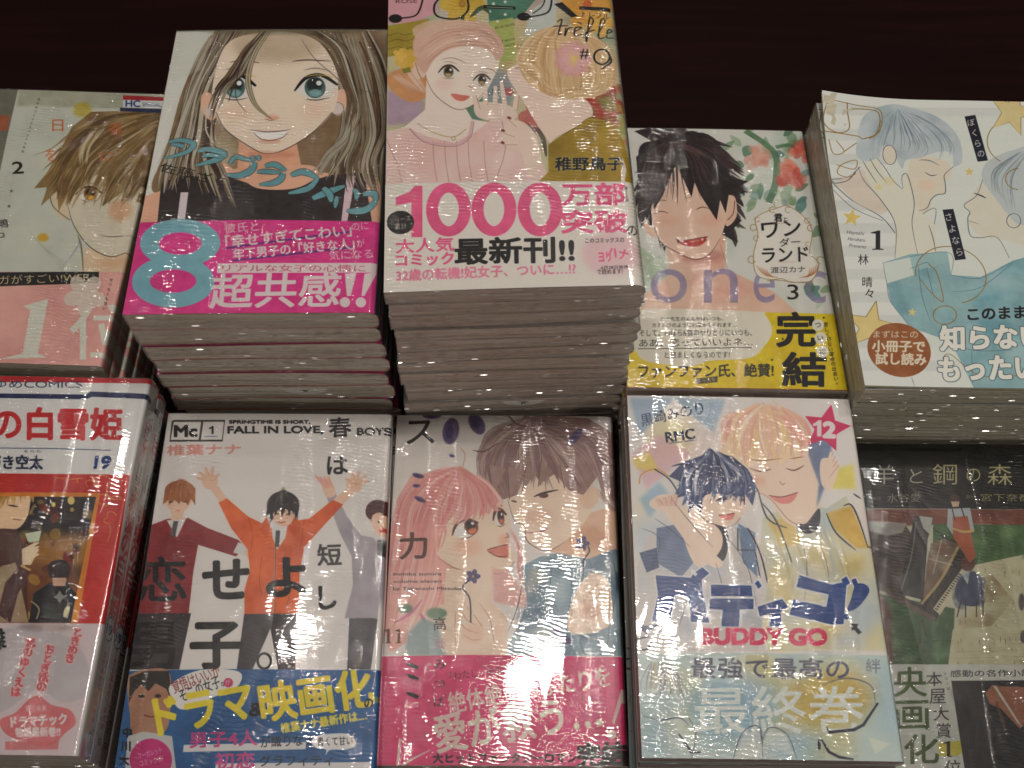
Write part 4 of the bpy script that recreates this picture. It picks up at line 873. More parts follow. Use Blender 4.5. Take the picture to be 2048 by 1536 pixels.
# ---------------- H: two faces close together with violets; rose band
def art_H():
    A = new_art('H', (238, 232, 226), 12); A.frame(750, 810, 2.115)
    A.wash([(90, 30), (1000, 40), (1060, 1060), (40, 1060)], [(242, 236, 228), (234, 226, 222)], 20, 150, .4, sm=False)
    skin = (246, 226, 206)
    br = [(182, 150, 142), (200, 172, 162), (160, 124, 122), (222, 202, 190), (210, 184, 172)]
    pk = [(244, 192, 182), (238, 172, 164), (250, 214, 204), (232, 152, 150), (252, 228, 218)]
    # man's shirt
    sh = [(600, 690), (700, 640), (800, 620), (900, 640), (1030, 600), (1070, 1060), (540, 1060), (620, 900), (640, 800)]
    A.fill(sh, (150, 176, 188)); A.wash(sh, [(120, 150, 170), (180, 200, 206), (200, 214, 214), (110, 140, 160)], 50, 70, .6, sm=False)
    A.line([(800, 625), (860, 760), (850, 900), (880, 1050)], 6, (90, 110, 130), .7, .4, .4); A.line([(700, 645), (720, 760), (700, 900)], 4, (90, 110, 130), .6, .4, .4)
    A.fill([(780, 500), (1010, 420), (1030, 600), (900, 650), (800, 630), (740, 620)], (240, 206, 178), sm=False); A.ell(900, 560, 90, 50, (220, 160, 120), .5, blur=24)
    # man's face
    A.fill([(560, 380), (590, 480), (620, 520), (640, 570), (700, 612), (780, 590), (880, 500), (930, 380), (800, 300), (640, 300)], skin, sm=True)
    A.line([(560, 400), (590, 490), (630, 510), (640, 570), (690, 608), (740, 614), (800, 580)], 4, (120, 80, 70), .8, .4, .3)
    A.ell(905, 390, 40, 50, (242, 214, 190), rot=20)
    A.line([(670, 388), (710, 372), (775, 358)], 9, (70, 44, 44), 1, .3, .3); A.ell(712, 382, 20, 11, (110, 70, 60)); A.line([(575, 404), (600, 410)], 8, (90, 60, 56), 1, .3, .3); A.line([(640, 540), (700, 536), (730, 520)], 5, (180, 90, 80), 1, .2, .3)
    A.ell(690, 470, 70, 30, (240, 190, 165), .35, blur=26)
    A.fill([(430, 220), (520, 90), (700, 40), (900, 55), (990, 110), (1010, 420), (960, 380), (940, 300), (880, 380), (820, 360), (760, 290), (700, 330), (650, 260), (600, 380), (540, 400), (470, 330)], (172, 138, 130), sm=False)
    A.hair([[(640, 60), (500, 120), (440, 220), (430, 330)], [(650, 60), (540, 180), (500, 300), (560, 400)], [(650, 60), (650, 180), (640, 280), (600, 390)], [(655, 60), (740, 180), (800, 280), (880, 370)], [(660, 60), (820, 130), (920, 220), (960, 360)], [(680, 60), (880, 100), (990, 200), (1020, 450)]], 120, br, 17, .85, 8, edge=(138, 104, 104))
    A.line([(410, 190), (460, 196), (520, 160)], 8, (130, 94, 90), 1, .1, .4); A.line([(540, 20), (600, 80), (650, 90)], 8, (130, 94, 90), 1, .1, .4); A.hair([[(940, 360), (980, 420), (1030, 480)], [(960, 340), (1000, 400), (1030, 440)]], 14, br, 10, .9, 5)
    for q in ([(640, 250), (620, 372), (676, 290)], [(700, 240), (690, 345), (752, 280)], [(780, 250), (800, 352), (840, 280)], [(560, 260), (568, 400), (620, 280)], [(480, 250), (500, 380), (552, 270)]):
        A.fill(q, (182, 150, 142)); A.line([q[0], q[1]], 3, (118, 82, 80), .8, sm=False)
    # woman
    A.fill([(60, 560), (90, 400), (150, 300), (300, 270), (400, 290), (470, 380), (520, 460), (500, 700), (300, 720), (290, 900), (60, 1050), (30, 900)], (242, 192, 182), sm=False)
    face = [(250, 480), (260, 620), (320, 680), (400, 700), (480, 712), (560, 700), (590, 640), (560, 560), (570, 480), (540, 400), (420, 340), (300, 380)]
    A.fill(face, skin, sm=True); A.ell(390, 600, 60, 36, (240, 180, 150), .45, blur=26); A.ell(545, 570, 24, 26, (240, 180, 150), .6, blur=10)
    A.line([(260, 640), (340, 690), (440, 710), (540, 708), (590, 660)], 4, (130, 84, 74), .8, .3, .3)
    A.fill([(300, 690), (500, 712), (490, 830), (560, 900), (560, 1060), (120, 1060), (150, 900), (290, 840)], skin, sm=False); A.wash([(300, 690), (500, 712), (490, 830), (560, 900), (560, 1060), (150, 1060), (290, 840)], [(244, 206, 180), (250, 236, 220)], 20, 60, .5, sm=False)
    A.fill([(495, 690), (560, 700), (640, 810), (640, 860), (500, 830)], (240, 180, 170), .7, blur=8)
    A.eye(380, 524, 110, 76, (150, 86, 60), -18, .25, (110, 60, 50)); A.eye(526, 476, 54, 72, (150, 86, 60), -10, .1, (110, 60, 50))
    A.line([(330, 470), (380, 448), (430, 452)], 5, (190, 120, 104), .9, .2, .2); A.line([(510, 430), (540, 426)], 5, (190, 120, 104), .9, .2, .2)
    A.line([(556, 540), (564, 556), (550, 560)], 4, (190, 110, 90)); A.fill([(474, 612), (520, 598), (560, 590), (562, 640), (530, 645), (490, 630)], (234, 150, 130), sm=True); A.line([(474, 612), (520, 598), (562, 590)], 4, (140, 80, 70)); A.line([(480, 620), (520, 640), (560, 640)], 4, (140, 80, 70))
    A.hair([[(350, 270), (220, 290), (110, 380), (70, 560), (60, 760)], [(350, 270), (260, 330), (180, 460), (150, 640), (90, 860)], [(350, 270), (310, 350), (270, 460), (250, 600), (240, 760)], [(355, 270), (350, 350), (320, 430), (300, 480), (280, 520)], [(360, 270), (420, 340), (450, 420), (440, 460), (420, 500)], [(365, 270), (470, 330), (520, 400), (520, 430), (560, 450)]], 130, pk, 15, .8, 7, edge=(224, 156, 150))
    A.hair([[(560, 520), (600, 600), (600, 700), (640, 820)], [(575, 520), (615, 620), (620, 700), (630, 800)]], 14, pk, 7, .8, 4)
    A.hair([[(100, 700), (90, 820), (60, 1000)], [(250, 700), (200, 860), (100, 1020)], [(280, 700), (270, 800), (240, 900)]], 50, pk, 9, .7, 6)
    A.line([(370, 260), (380, 210), (360, 180)], 3, (222, 150, 130)); A.line([(200, 820), (150, 880), (80, 920)], 12, (222, 120, 170), .8, .2, .2); A.line([(190, 880), (215, 920)], 14, (222, 120, 170), .8, .4, .2)
    A.ell(260, 880, 44, 24, (110, 146, 120), .8, blur=6); A.ell(130, 860, 30, 20, (110, 146, 120), .8, blur=6); A.fill([(140, 960), (200, 900), (260, 920), (300, 1060), (120, 1060)], (150, 176, 180), .8, blur=8)
    for pts in ([(640, 700), (700, 760), (690, 880)], [(760, 640), (740, 760), (780, 900)], [(900, 650), (940, 760), (930, 900)], [(1000, 620), (1020, 760), (1000, 900)], [(620, 760), (600, 860), (560, 960)], [(820, 700), (840, 860), (820, 1040)], [(960, 700), (990, 860), (980, 1040)]):
        A.line(pts, 3.5, (80, 100, 124), .8, .3, .2)
    A.wash([(640, 700), (800, 650), (960, 640), (1040, 800), (1060, 1060), (560, 1060)], [(96, 128, 152), (206, 220, 222), (222, 210, 190)], 26, 50, .5, sm=False)
    # hands with violets
    for ox, oy, m in ((400, 880, 1), (930, 780, -1)):
        A.fill([(ox-60*m, oy+150), (ox-60*m, oy-20), (ox-10*m, oy-70), (ox+40*m, oy-50), (ox+90*m, oy+30), (ox+110*m, oy+180)], skin, sm=True)
        for k in range(4):
            A.line([(ox-30*m+k*24*m, oy+10+k*14), (ox-34*m+k*14*m, oy-50+k*18)], 24, (248, 226, 204), 1, 1, .7, sm=False); A.line([(ox-20*m+k*24*m, oy+14+k*14), (ox-24*m+k*14*m, oy-46+k*18)], 3, (200, 140, 110), .8, sm=False)
    for ox, oy, m in ((400, 880, 1), (930, 780, -1)):
        for pts in ([(ox-40*m, oy-20), (ox-10*m, oy+30), (ox+30*m, oy+50)], [(ox-50*m, oy+30), (ox-10*m, oy+70), (ox+40*m, oy+84)], [(ox+40*m, oy-44), (ox+86*m, oy+30), (ox+106*m, oy+150)], [(ox-60*m, oy-10), (ox-62*m, oy+60), (ox-58*m, oy+140)], [(ox-30*m, oy+90), (ox+10*m, oy+112), (ox+50*m, oy+110)]):
            A.line(pts, 3, (196, 132, 108), .8, .3, .3)
        A.ell(ox+20*m, oy+90, 50, 40, (240, 190, 160), .4, blur=16)
    for x, y, st in ((414, 724, [(400, 740), (370, 770), (400, 820), (404, 920)]), (876, 584, [(900, 596), (905, 620), (880, 660), (880, 720)])):
        A.line(st, 6, (70, 60, 76)); A.flower(x, y, 30, (90, 76, 130), 5, (220, 190, 80))
    for x, y, rx, ry, ro in ((320, 110, 34, 56, 10), (430, 80, 30, 48, -30), (240, 42, 40, 16, 0), (845, 135, 44, 18, -50), (182, 298, 26, 9, 15), (175, 340, 16, 7, 0), (190, 398, 26, 9, 25), (325, 214, 12, 6, 20), (800, 990, 34, 16, 20), (770, 960, 16, 30, 0)):
        A.ell(x, y, rx, ry, (96, 76, 132), .9, rot=ro, blur=2); A.ell(x-4, y+3, rx*.5, ry*.5, (70, 52, 104), .7, rot=ro, blur=4)
    # title down the left
    A.T('ス', 134, 164, 250, 160, (38, 30, 34), h=96, bold=1.5); A.T('カ', 104, 652, 222, 648, (96, 60, 44), h=112, bold=1.5)
    for i, t_ in enumerate(('sumika sumire', 'volume eleven', 'by Takanashi Mitsuba')):
        A.T(t_, 76, 722+i*31, 280 if i < 2 else 366, 722+i*31, (70, 56, 56), h=17, em=True)
    one_serif(A, 40, 1006, 32, 60, (120, 76, 56)); one_serif(A, 84, 1006, 32, 60, (120, 76, 56))
    # rose band
    A.fill([(-60, 1064), (400, 1056), (1120, 1066), (1120, 1700), (-60, 1700)], (226, 62, 126)); A.wash([(-60, 1064), (1120, 1066), (1120, 1560), (-60, 1560)], [(234, 84, 144), (214, 50, 112)], 24, 130, .4, sm=False)
    for y in (1092, 1140, 1216):
        A.line([(132, y), (160, y+10), (182, y+20)], 15, (38, 24, 30), 1, .5, .9)
    A.line([(104, 1410), (100, 1470), (98, 1530), (150, 1500), (232, 1458)], 11, (222, 196, 192), 1, .6, .3)
    A.T('高', 248, 952, 300, 950, (50, 40, 44), h=54); A.T('梨', 252, 1034, 300, 1032, (214, 130, 140), h=46, a=.7); A.T('み', 250, 1118, 300, 1116, (60, 24, 40), h=40); A.T('つ', 252, 1194, 294, 1192, (60, 24, 40), h=30); A.T('ば', 250, 1276, 290, 1274, (60, 24, 40), h=42)
    ye = (226, 206, 196)
    A.T('「わたし…あなたと', 320, 1166, 610, 1130, (120, 30, 60), h=34, em=True); A.T('いきたい」', 520, 1170, 640, 1160, (120, 30, 60), h=28, em=True)
    A.T('絶体絶命のふたりを', 318, 1308, 1000, 1190, ye, h=84, em=True, bold=1.5); A.T('愛が救う…', 266, 1478, 960, 1370, ye, h=150, em=True, bold=3)
    A.fill([(1040, 1196), (1062, 1200), (1010, 1350), (1002, 1340)], ye); A.ell(1000, 1392, 20, 20, ye)
    A.T('大ヒットファンタジーロマン', 244, 1516, 850, 1514, (40, 22, 30), h=40, em=True, bold=1); A.T('完結!!', 858, 1530, 1110, 1520, (36, 24, 30), h=96, bold=5)

# ---------------- I: two friends, blue title, star with 12; pale blue band
def art_I():
    A = new_art('I', (236, 232, 228), 13); A.frame(1220, 780, 2.032)
    A.wash([(80, 20), (970, 40), (1140, 1080), (110, 1060)], [(240, 236, 230), (232, 222, 220), (238, 226, 170), (190, 210, 224), (236, 214, 206)], 60, 110, .5, sm=False)
    for q, c in (([(80, 30), (260, 30), (120, 190)], (160, 190, 214)), ([(260, 30), (470, 40), (420, 170), (330, 100)], (150, 186, 210)), ([(90, 260), (200, 180), (330, 260), (150, 400)], (232, 190, 200)), ([(90, 280), (160, 250), (200, 330), (110, 320)], (238, 224, 90)), ([(880, 330), (990, 300), (1000, 400), (900, 400)], (238, 226, 90)), ([(120, 440), (200, 370), (240, 420), (160, 520)], (160, 196, 220))):
        A.fill(q, c, .7, blur=10)
    skin = (246, 226, 208)
    # right friend: shirt, coat
    coat = [(620, 520), (760, 460), (880, 480), (960, 430), (1030, 560), (1080, 720), (1140, 900), (1160, 1060), (640, 1060), (600, 800)]
    A.fill(coat, (226, 222, 196)); A.wash(coat, [(226, 200, 110), (200, 214, 220), (236, 232, 220), (190, 204, 214), (232, 214, 150)], 50, 80, .6, sm=False)
    A.fill([(880, 500), (980, 470), (1050, 640), (1000, 640), (910, 560)], (226, 186, 70), .8, blur=6); A.fill([(640, 540), (730, 510), (780, 620), (700, 640)], (226, 200, 110), .8, blur=6)
    A.fill([(730, 430), (850, 430), (850, 500), (800, 580), (720, 540)], skin); A.fill([(720, 510), (790, 545), (850, 480), (848, 560), (800, 584), (770, 560)], (40, 42, 60), sm=True)
    A.fill([(530, 330), (560, 400), (640, 440), (720, 540), (800, 530), (850, 440), (860, 300), (760, 240), (560, 250)], skin, sm=True)
    A.line([(560, 400), (650, 440), (730, 530), (800, 545), (850, 480)], 4, (170, 130, 120), .7, .2, .2)
    A.fill([(780, 180), (900, 200), (900, 300), (870, 400), (840, 480), (850, 380), (820, 300)], (110, 130, 170), .8, blur=5); A.fill([(860, 280), (930, 300), (900, 400), (860, 380)], skin, sm=True)
    for k in range(4):
        A.line([(880, 330+k*10), (900+k*8, 250+k*18)], 14, skin, 1, 1, .6, sm=False); A.line([(888, 330+k*10), (908+k*8, 250+k*18)], 2.5, (200, 150, 130), .7, sm=False)
    A.fill([(600, 62), (490, 100), (450, 190), (458, 300), (480, 262), (500, 330), (528, 270), (556, 320), (590, 280), (630, 316), (670, 276), (700, 306), (740, 262), (770, 300), (790, 240), (806, 262), (790, 160), (720, 84)], (248, 226, 192)); A.hair([[(600, 70), (480, 130), (460, 260)], [(610, 70), (540, 160), (530, 300)], [(630, 70), (640, 180), (640, 310)], [(660, 70), (740, 160), (770, 290)], [(700, 80), (790, 150), (800, 240)]], 90, [(250, 234, 196), (246, 206, 188), (246, 230, 168), (250, 240, 222), (242, 186, 176)], 18, .8, 12, edge=(238, 196, 170))
    A.line([(560, 280), (620, 286), (700, 278)], 4, (150, 90, 80), .8, .2, .2); A.line([(730, 280), (790, 270)], 4, (150, 90, 80), .8, .2, .2)
    A.line([(566, 316), (610, 330), (656, 322)], 6, (140, 84, 80), .9, .3, .3); A.line([(716, 318), (750, 326), (790, 306)], 6, (140, 84, 80), .9, .3, .3)
    A.line([(690, 370), (700, 384), (712, 378)], 4, (200, 140, 120), .9); A.fill([(650, 430), (700, 432), (760, 418), (738, 456), (690, 460)], (240, 160, 150), sm=True); A.line([(646, 428), (700, 434), (764, 416)], 4, (150, 90, 84))
    A.ell(590, 370, 44, 20, (240, 180, 160), .5, blur=16)
    # left friend, dark blue hair
    jac = [(150, 600), (260, 540), (420, 560), (540, 560), (620, 640), (640, 800), (600, 1060), (120, 1060), (110, 720)]
    A.fill(jac, (222, 218, 214)); A.wash(jac, [(206, 212, 222), (236, 222, 212), (190, 200, 214)], 30, 70, .5, sm=False)
    A.fill([(190, 560), (300, 540), (340, 700), (290, 760), (190, 700)], (110, 130, 166), .9); A.fill([(120, 660), (190, 640), (200, 720), (150, 740)], (60, 84, 130)); A.fill([(520, 540), (590, 580), (600, 760), (540, 700)], (96, 130, 170), .8)
    A.fill([(430, 540), (480, 580), (470, 680), (430, 690)], (40, 40, 54), sm=True); A.line([(560, 560), (610, 660), (640, 780)], 6, (60, 60, 76)); A.line([(520, 560), (520, 650), (590, 650), (610, 760)], 5, (60, 70, 90), sm=False)
    A.fill([(300, 480), (440, 560), (450, 650), (360, 720), (300, 600)], skin, sm=True)
    A.fill([(360, 470), (380, 520), (430, 545), (490, 550), (540, 500), (560, 440), (530, 380), (400, 380)], skin, sm=True)
    A.line([(360, 500), (400, 535), (490, 556), (540, 505)], 4, (130, 90, 90), .8, .3, .3)
    A.fill([(420, 250), (300, 290), (240, 350), (290, 372), (268, 440), (320, 420), (318, 500), (352, 462), (366, 504), (392, 440), (420, 470), (440, 430), (470, 456), (492, 420), (530, 460), (548, 420), (580, 470), (596, 400), (560, 320), (500, 270)], (70, 84, 126)); A.hair([[(420, 270), (320, 330), (230, 350)], [(420, 270), (320, 400), (280, 470)], [(430, 270), (400, 400), (370, 500)], [(440, 270), (560, 330), (620, 440)]], 40, [(60, 72, 116), (96, 112, 156)], 24, 1, 10, t0=.7, t1=.05); A.hair([[(400, 260), (300, 320), (280, 420)], [(410, 260), (360, 360), (360, 470)], [(420, 260), (440, 360), (450, 450)], [(430, 260), (510, 340), (520, 430)], [(440, 260), (560, 330), (580, 420)]], 80, [(60, 72, 116), (44, 54, 92), (96, 112, 156), (190, 200, 220)], 15, .85, 8)
    A.line([(250, 310), (300, 300), (360, 320)], 8, (50, 60, 96), 1, .1, .4); A.line([(400, 240), (440, 270), (450, 330)], 8, (50, 60, 96), 1, .1, .4)
    A.fill([(380, 440), (420, 420), (500, 430), (560, 440), (545, 500), (490, 548), (430, 540), (385, 500)], skin, sm=True); A.hair([[(420, 380), (410, 430), (400, 470)], [(500, 380), (500, 420), (480, 460)], [(560, 380), (560, 430), (570, 480)]], 24, [(60, 72, 116), (90, 106, 150)], 9, .8, 4)
    A.line([(430, 452), (452, 440), (480, 444)], 8, (60, 44, 60), 1, .3, .3); A.line([(524, 444), (546, 448)], 7, (60, 44, 60), 1, .3, .3); A.fill([(444, 508), (470, 506), (506, 500), (494, 526), (460, 524)], (240, 150, 140), sm=True); A.line([(442, 508), (470, 506), (508, 500)], 4, (150, 80, 80))
    A.ell(220, 460, 60, 30, skin); A.fill([(180, 440), (260, 430), (340, 540), (400, 640), (460, 700), (420, 720), (330, 640), (240, 520)], skin, sm=True)
    for k in range(4):
        A.line([(210+k*16, 470), (190+k*26, 440-k*6)], 18, (240, 206, 190), 1, 1, .7, sm=False); A.line([(218+k*16, 470), (200+k*26, 440-k*6)], 2.5, (190, 140, 130), .8, sm=False)
    A.hair([[(640, 560), (700, 700), (760, 900)], [(900, 520), (960, 700), (1000, 900)]], 14, [(200, 186, 130), (180, 196, 206)], 8, .5, 10)
    for pts in ([(430, 700), (460, 820), (450, 960)], [(300, 760), (310, 860), (280, 960)], [(480, 600), (560, 720), (600, 900)], [(760, 560), (800, 700), (790, 860)], [(830, 560), (880, 700), (900, 860)], [(180, 520), (240, 560), (330, 640)], [(130, 560), (200, 600), (190, 700)], [(250, 440), (330, 540), (420, 640)]):
        A.line(pts, 3.5, (90, 90, 110), .7, .3, .3)
    A.line([(120, 380), (130, 340), (190, 320), (240, 350)], 5, (230, 170, 90)); A.line([(180, 320), (240, 360), (280, 420)], 6, (70, 80, 100))
    for pts in ([(950, 470), (980, 465), (1010, 520), (1050, 640)], [(880, 500), (920, 580), (1000, 650)], [(620, 460), (680, 540), (740, 700)], [(990, 420), (1020, 440)], [(600, 400), (640, 520), (720, 560)]):
        A.line(pts, 7, (50, 50, 60), .9, .4, .4)
    A.fill([(110, 960), (200, 950), (150, 990)], (96, 104, 140)); A.line([(110, 1010), (160, 1000)], 6, (50, 50, 60)); A.line([(110, 1050), (150, 1052), (170, 1020)], 7, (50, 50, 60))
    bl = (30, 76, 150)
    A.T('黒崎みのり', 132, 150, 384, 96, (52, 68, 112), h=48, em=True, bold=.4); A.T('RMC', 230, 212, 346, 196, (30, 36, 76), h=40, bold=1.6); A.line([(240, 216), (350, 202)], 3, (60, 66, 100), sm=False)
    A.star(880, 155, 100, (222, 56, 112), 12, inner=.48); one(A, 826, 188, 36, 66, (240, 232, 232), k=.42); A.T('2', 868, 190, 914, 192, (240, 232, 232), h=60, bold=6)
    # title blocks バディゴ!
    W = (238, 236, 236)
    def blk(ps):
        for p_ in ps: A.fill(p_, W, .9, dil=4)
        for p_ in ps: A.fill(p_, bl)
    blk([[(186, 752), (330, 762), (340, 744), (376, 720), (404, 744), (372, 770), (376, 810), (404, 944), (330, 940), (318, 836), (262, 832), (246, 944), (172, 938), (196, 830)]])
    A.line([(330, 730), (352, 752)], 14, W, sm=False)
    blk([[(410, 790), (575, 794), (580, 838), (412, 836)], [(406, 846), (584, 848), (584, 890), (530, 890), (524, 960), (452, 960), (460, 892), (404, 888)]])
    blk([[(588, 786), (602, 772), (618, 796), (604, 808)], [(600, 880), (700, 848), (724, 880), (694, 900), (698, 962), (650, 960), (648, 910), (610, 920)]])
    blk([[(770, 752), (900, 790), (962, 778), (950, 950), (900, 952), (730, 912), (746, 850), (880, 880), (890, 830), (758, 800)], [(940, 770), (962, 756), (976, 784), (958, 796)], [(982, 770), (1000, 764), (1010, 790), (994, 800)]])
    A.fill([(1000, 790), (1040, 790), (1054, 820), (1010, 880), (966, 896), (980, 850)], bl, sm=True); A.fill([(980, 948), (1010, 950), (1004, 962), (1024, 984), (1010, 992), (992, 972), (984, 978)], (40, 40, 50)); A.ell(962, 920, 12, 12, bl)
    A.T('BUDDY GO', 372, 1030, 878, 1034, (226, 60, 108), h=62, bold=5)
    # pale band
    A.fill([(80, 1070), (500, 1066), (1150, 1078), (1250, 1600), (80, 1600)], (206, 220, 216)); A.wash([(110, 1070), (1150, 1078), (1190, 1510), (120, 1500)], [(150, 192, 210), (232, 222, 190), (222, 206, 130), (190, 212, 216), (170, 204, 220), (230, 228, 220)], 60, 100, .5, sm=False)
    A.ell(880, 1260, 180, 120, (214, 180, 70), .7, blur=50); A.ell(500, 1300, 180, 130, (120, 172, 200), .6, blur=50)
    gy = (110, 112, 130)
    A.T('最強で最高の', 330, 1172, 970, 1178, gy, h=78, em=True, bold=.8); A.T('絆', 1040, 1150, 1100, 1150, gy, h=60, a=.7)
    A.T('最終巻', 346, 1396, 1030, 1392, (226, 232, 226), h=190, bold=2)
    A.hair([[(160, 1110), (130, 1180), (130, 1280)], [(200, 1100), (220, 1180), (200, 1260)], [(240, 1100), (290, 1180), (310, 1280)]], 50, [(150, 150, 156), (200, 200, 196), (206, 190, 140)], 5, .7, 5)
    for pts in ([(130, 1320), (200, 1340), (280, 1330), (320, 1360)], [(320, 1330), (350, 1400), (330, 1500)], [(500, 1500), (540, 1390), (610, 1370), (620, 1500)], [(620, 1420), (650, 1370), (720, 1400), (760, 1500)], [(610, 1380), (620, 1440)], [(860, 1200), (960, 1170), (1060, 1200), (1080, 1280)]):
        A.line(pts, 4, (110, 116, 140), .9, .4, .4)
    A.fill([(510, 1490), (545, 1395), (610, 1375), (615, 1490)], (226, 230, 226), .6); A.fill([(625, 1430), (650, 1375), (715, 1400), (750, 1490)], (226, 230, 226), .6)
    dk = (58, 62, 80)
    for pts in ([(280, 1396), (330, 1470), (370, 1470)], [(880, 1370), (890, 1390), (990, 1380), (1030, 1360), (1090, 1270)], [(860, 1420), (890, 1470), (930, 1490), (990, 1500)], [(850, 1420), (850, 1460)]):
        A.line(pts, 11, dk, 1, .6, .6, sm=False)
    A.fill([(1050, 1410), (1140, 1436), (1080, 1480)], (222, 230, 216)); A.fill([(240, 1400), (272, 1426), (240, 1440)], (226, 234, 230)); A.fill([(170, 1210), (196, 1224), (168, 1236)], (226, 234, 230))

# ---------------- J: black title strip, grand piano painting; band with a film tie-in
def art_J():
    A = new_art('J', (214, 214, 184), 14); A.frame(1680, 870, 2.307)
    A.fill([(-100, 0), (1300, 0), (1300, 345), (-100, 335)], (16, 16, 20))
    ye = (222, 216, 150)
    A.T('羊', 160, 226, 250, 226, (206, 206, 186), h=90); A.T('と', 322, 222, 382, 222, (214, 212, 180), h=66); A.T('鋼', 428, 228, 540, 228, ye, h=96); A.T('の', 584, 214, 648, 214, ye, h=60); A.T('森', 680, 230, 796, 230, ye, h=96)
    A.T('漫画', 146, 300, 190, 300, (190, 186, 150), h=16); A.T('水谷愛', 218, 310, 374, 308, (200, 198, 170), h=40); A.T('原作', 580, 294, 628, 294, (190, 186, 130), h=18); A.T('宮下奈都', 650, 306, 880, 306, (206, 200, 130), h=36)
    # painting
    A.fill([(-100, 340), (1300, 345), (1300, 420), (860, 418), (620, 410), (-100, 420)], (150, 74, 56)); A.wash([(-100, 340), (1000, 345), (1000, 420), (-100, 420)], [(170, 96, 60), (120, 54, 44)], 20, 50, .5, sm=False)
    A.fill([(430, 410), (860, 415), (1300, 415), (1300, 560), (840, 552), (620, 600), (430, 600)], (74, 118, 62)); A.wash([(440, 420), (1000, 415), (1000, 560), (640, 590)], [(60, 112, 50), (120, 166, 90), (70, 120, 70)], 40, 40, .6, sm=False)
    A.fill([(120, 720), (530, 800), (520, 1060), (180, 1060)], (76, 114, 66)); A.wash([(170, 760), (530, 820), (516, 1060), (190, 1060)], [(60, 100, 50), (130, 166, 110), (70, 116, 70)], 40, 44, .6, sm=False)
    A.fill([(150, 640), (240, 830), (240, 1060), (190, 1060)], (130, 60, 50), .8, blur=8)
    A.fill([(100, 395), (300, 410), (360, 500), (300, 760), (150, 700), (100, 560)], (92, 74, 66)); A.wash([(110, 400), (310, 420), (340, 520), (300, 740), (130, 660)], [(70, 54, 50), (120, 96, 84), (56, 44, 44)], 30, 50, .6, sm=False); A.fill([(120, 395), (310, 405), (290, 450), (220, 465), (130, 440)], (190, 188, 176), .9, blur=5)
    # music sheet ground
    A.fill([(620, 600), (860, 550), (1300, 560), (1300, 1060), (500, 1060), (520, 900), (640, 760)], (216, 212, 170)); A.wash([(540, 700), (700, 640), (800, 760), (700, 880), (540, 900)], [(150, 130, 84), (180, 160, 110)], 30, 50, .5, sm=False)
    for _ in range(70):
        x, y = random.uniform(540, 1000), random.choice([620, 690, 770, 860, 940, 985, 1040]) + random.uniform(-12, 12)
        A.line([(x, y), (x+random.uniform(-2, 3), y+random.uniform(6, 26))], 3, (120, 110, 84), .7, sm=False)
    for y in (1000, 1030):
        A.line([(540, y), (900, y-10)], 2, (150, 140, 110), .5, sm=False)
    for _ in range(260):
        x, y = random.uniform(180, 1000), random.uniform(420, 1050)
        inside = (y < 560 and x > 440) or (x < 516 and y > 790 and x > 190)
        if inside:
            A.line([(x, y), (x+random.uniform(-16, 16), y+random.uniform(10, 34))], random.uniform(5, 14), random.choice([(52, 90, 48), (110, 146, 84), (70, 108, 66), (146, 170, 120), (60, 84, 50)]), .45, .2, .2, sm=False, blur=2)
        elif x > 560 and y > 600:
            A.ell(x, y, random.uniform(10, 40), random.uniform(6, 22), random.choice([(226, 222, 190), (196, 188, 146), (206, 206, 170)]), .25, blur=8)
    # grand piano
    A.fill([(345, 370), (432, 378), (405, 480), (385, 760), (270, 730)], (44, 36, 36)); A.fill([(365, 372), (430, 380), (412, 455), (385, 430)], (200, 200, 190)); A.line([(352, 400), (330, 560), (282, 716)], 7, (150, 134, 120), .9)
    A.fill([(430, 500), (480, 470), (570, 500), (600, 560), (560, 620), (440, 860), (390, 840), (280, 740), (370, 780)], (58, 46, 40)); A.fill([(420, 500), (480, 476), (560, 510), (470, 660), (385, 760), (400, 600)], (150, 124, 96)); A.wash([(420, 500), (480, 476), (560, 510), (470, 660), (385, 760)], [(180, 130, 90), (120, 96, 80), (200, 170, 130), (150, 84, 60)], 24, 30, .7, sm=False)
    A.line([(545, 515), (470, 660), (376, 780)], 13, (206, 182, 110), 1, .8, .8); A.line([(410, 570), (520, 600)], 5, (206, 196, 170), sm=False); A.line([(470, 480), (430, 640)], 5, (206, 196, 170), sm=False)
    A.fill([(560, 620), (570, 660), (462, 830), (430, 800)], (222, 216, 180))
    for k in range(16):
        x, y = 548 - k*7.2, 640 + k*10.6
        A.line([(x, y), (x+12, y+6)], 5, (30, 26, 26), sm=False)
    A.line([(190, 700), (290, 770), (440, 850)], 26, (120, 96, 84), .9, .6, .8); A.line([(380, 850), (400, 930)], 9, (70, 54, 46), .8)
    A.line([(430, 430), (500, 480), (570, 510)], 5, (40, 34, 34))
    # child on a stool, grown-up with orange apron
    A.ell(590, 592, 34, 36, (120, 60, 48)); A.fill([(560, 650), (620, 630), (660, 680), (650, 780), (560, 780), (530, 720)], (60, 78, 112), sm=True); A.fill([(560, 640), (600, 630), (590, 690)], (206, 214, 214)); A.wash([(530, 640), (660, 640), (660, 790), (530, 790)], [(44, 56, 86), (90, 108, 140)], 14, 26, .6)
    for x0, x1 in ((580, 580), (630, 630), (660, 660), (560, 540)):
        A.line([(x0, 760), (x1, 840)], 5, (54, 44, 44), sm=False)
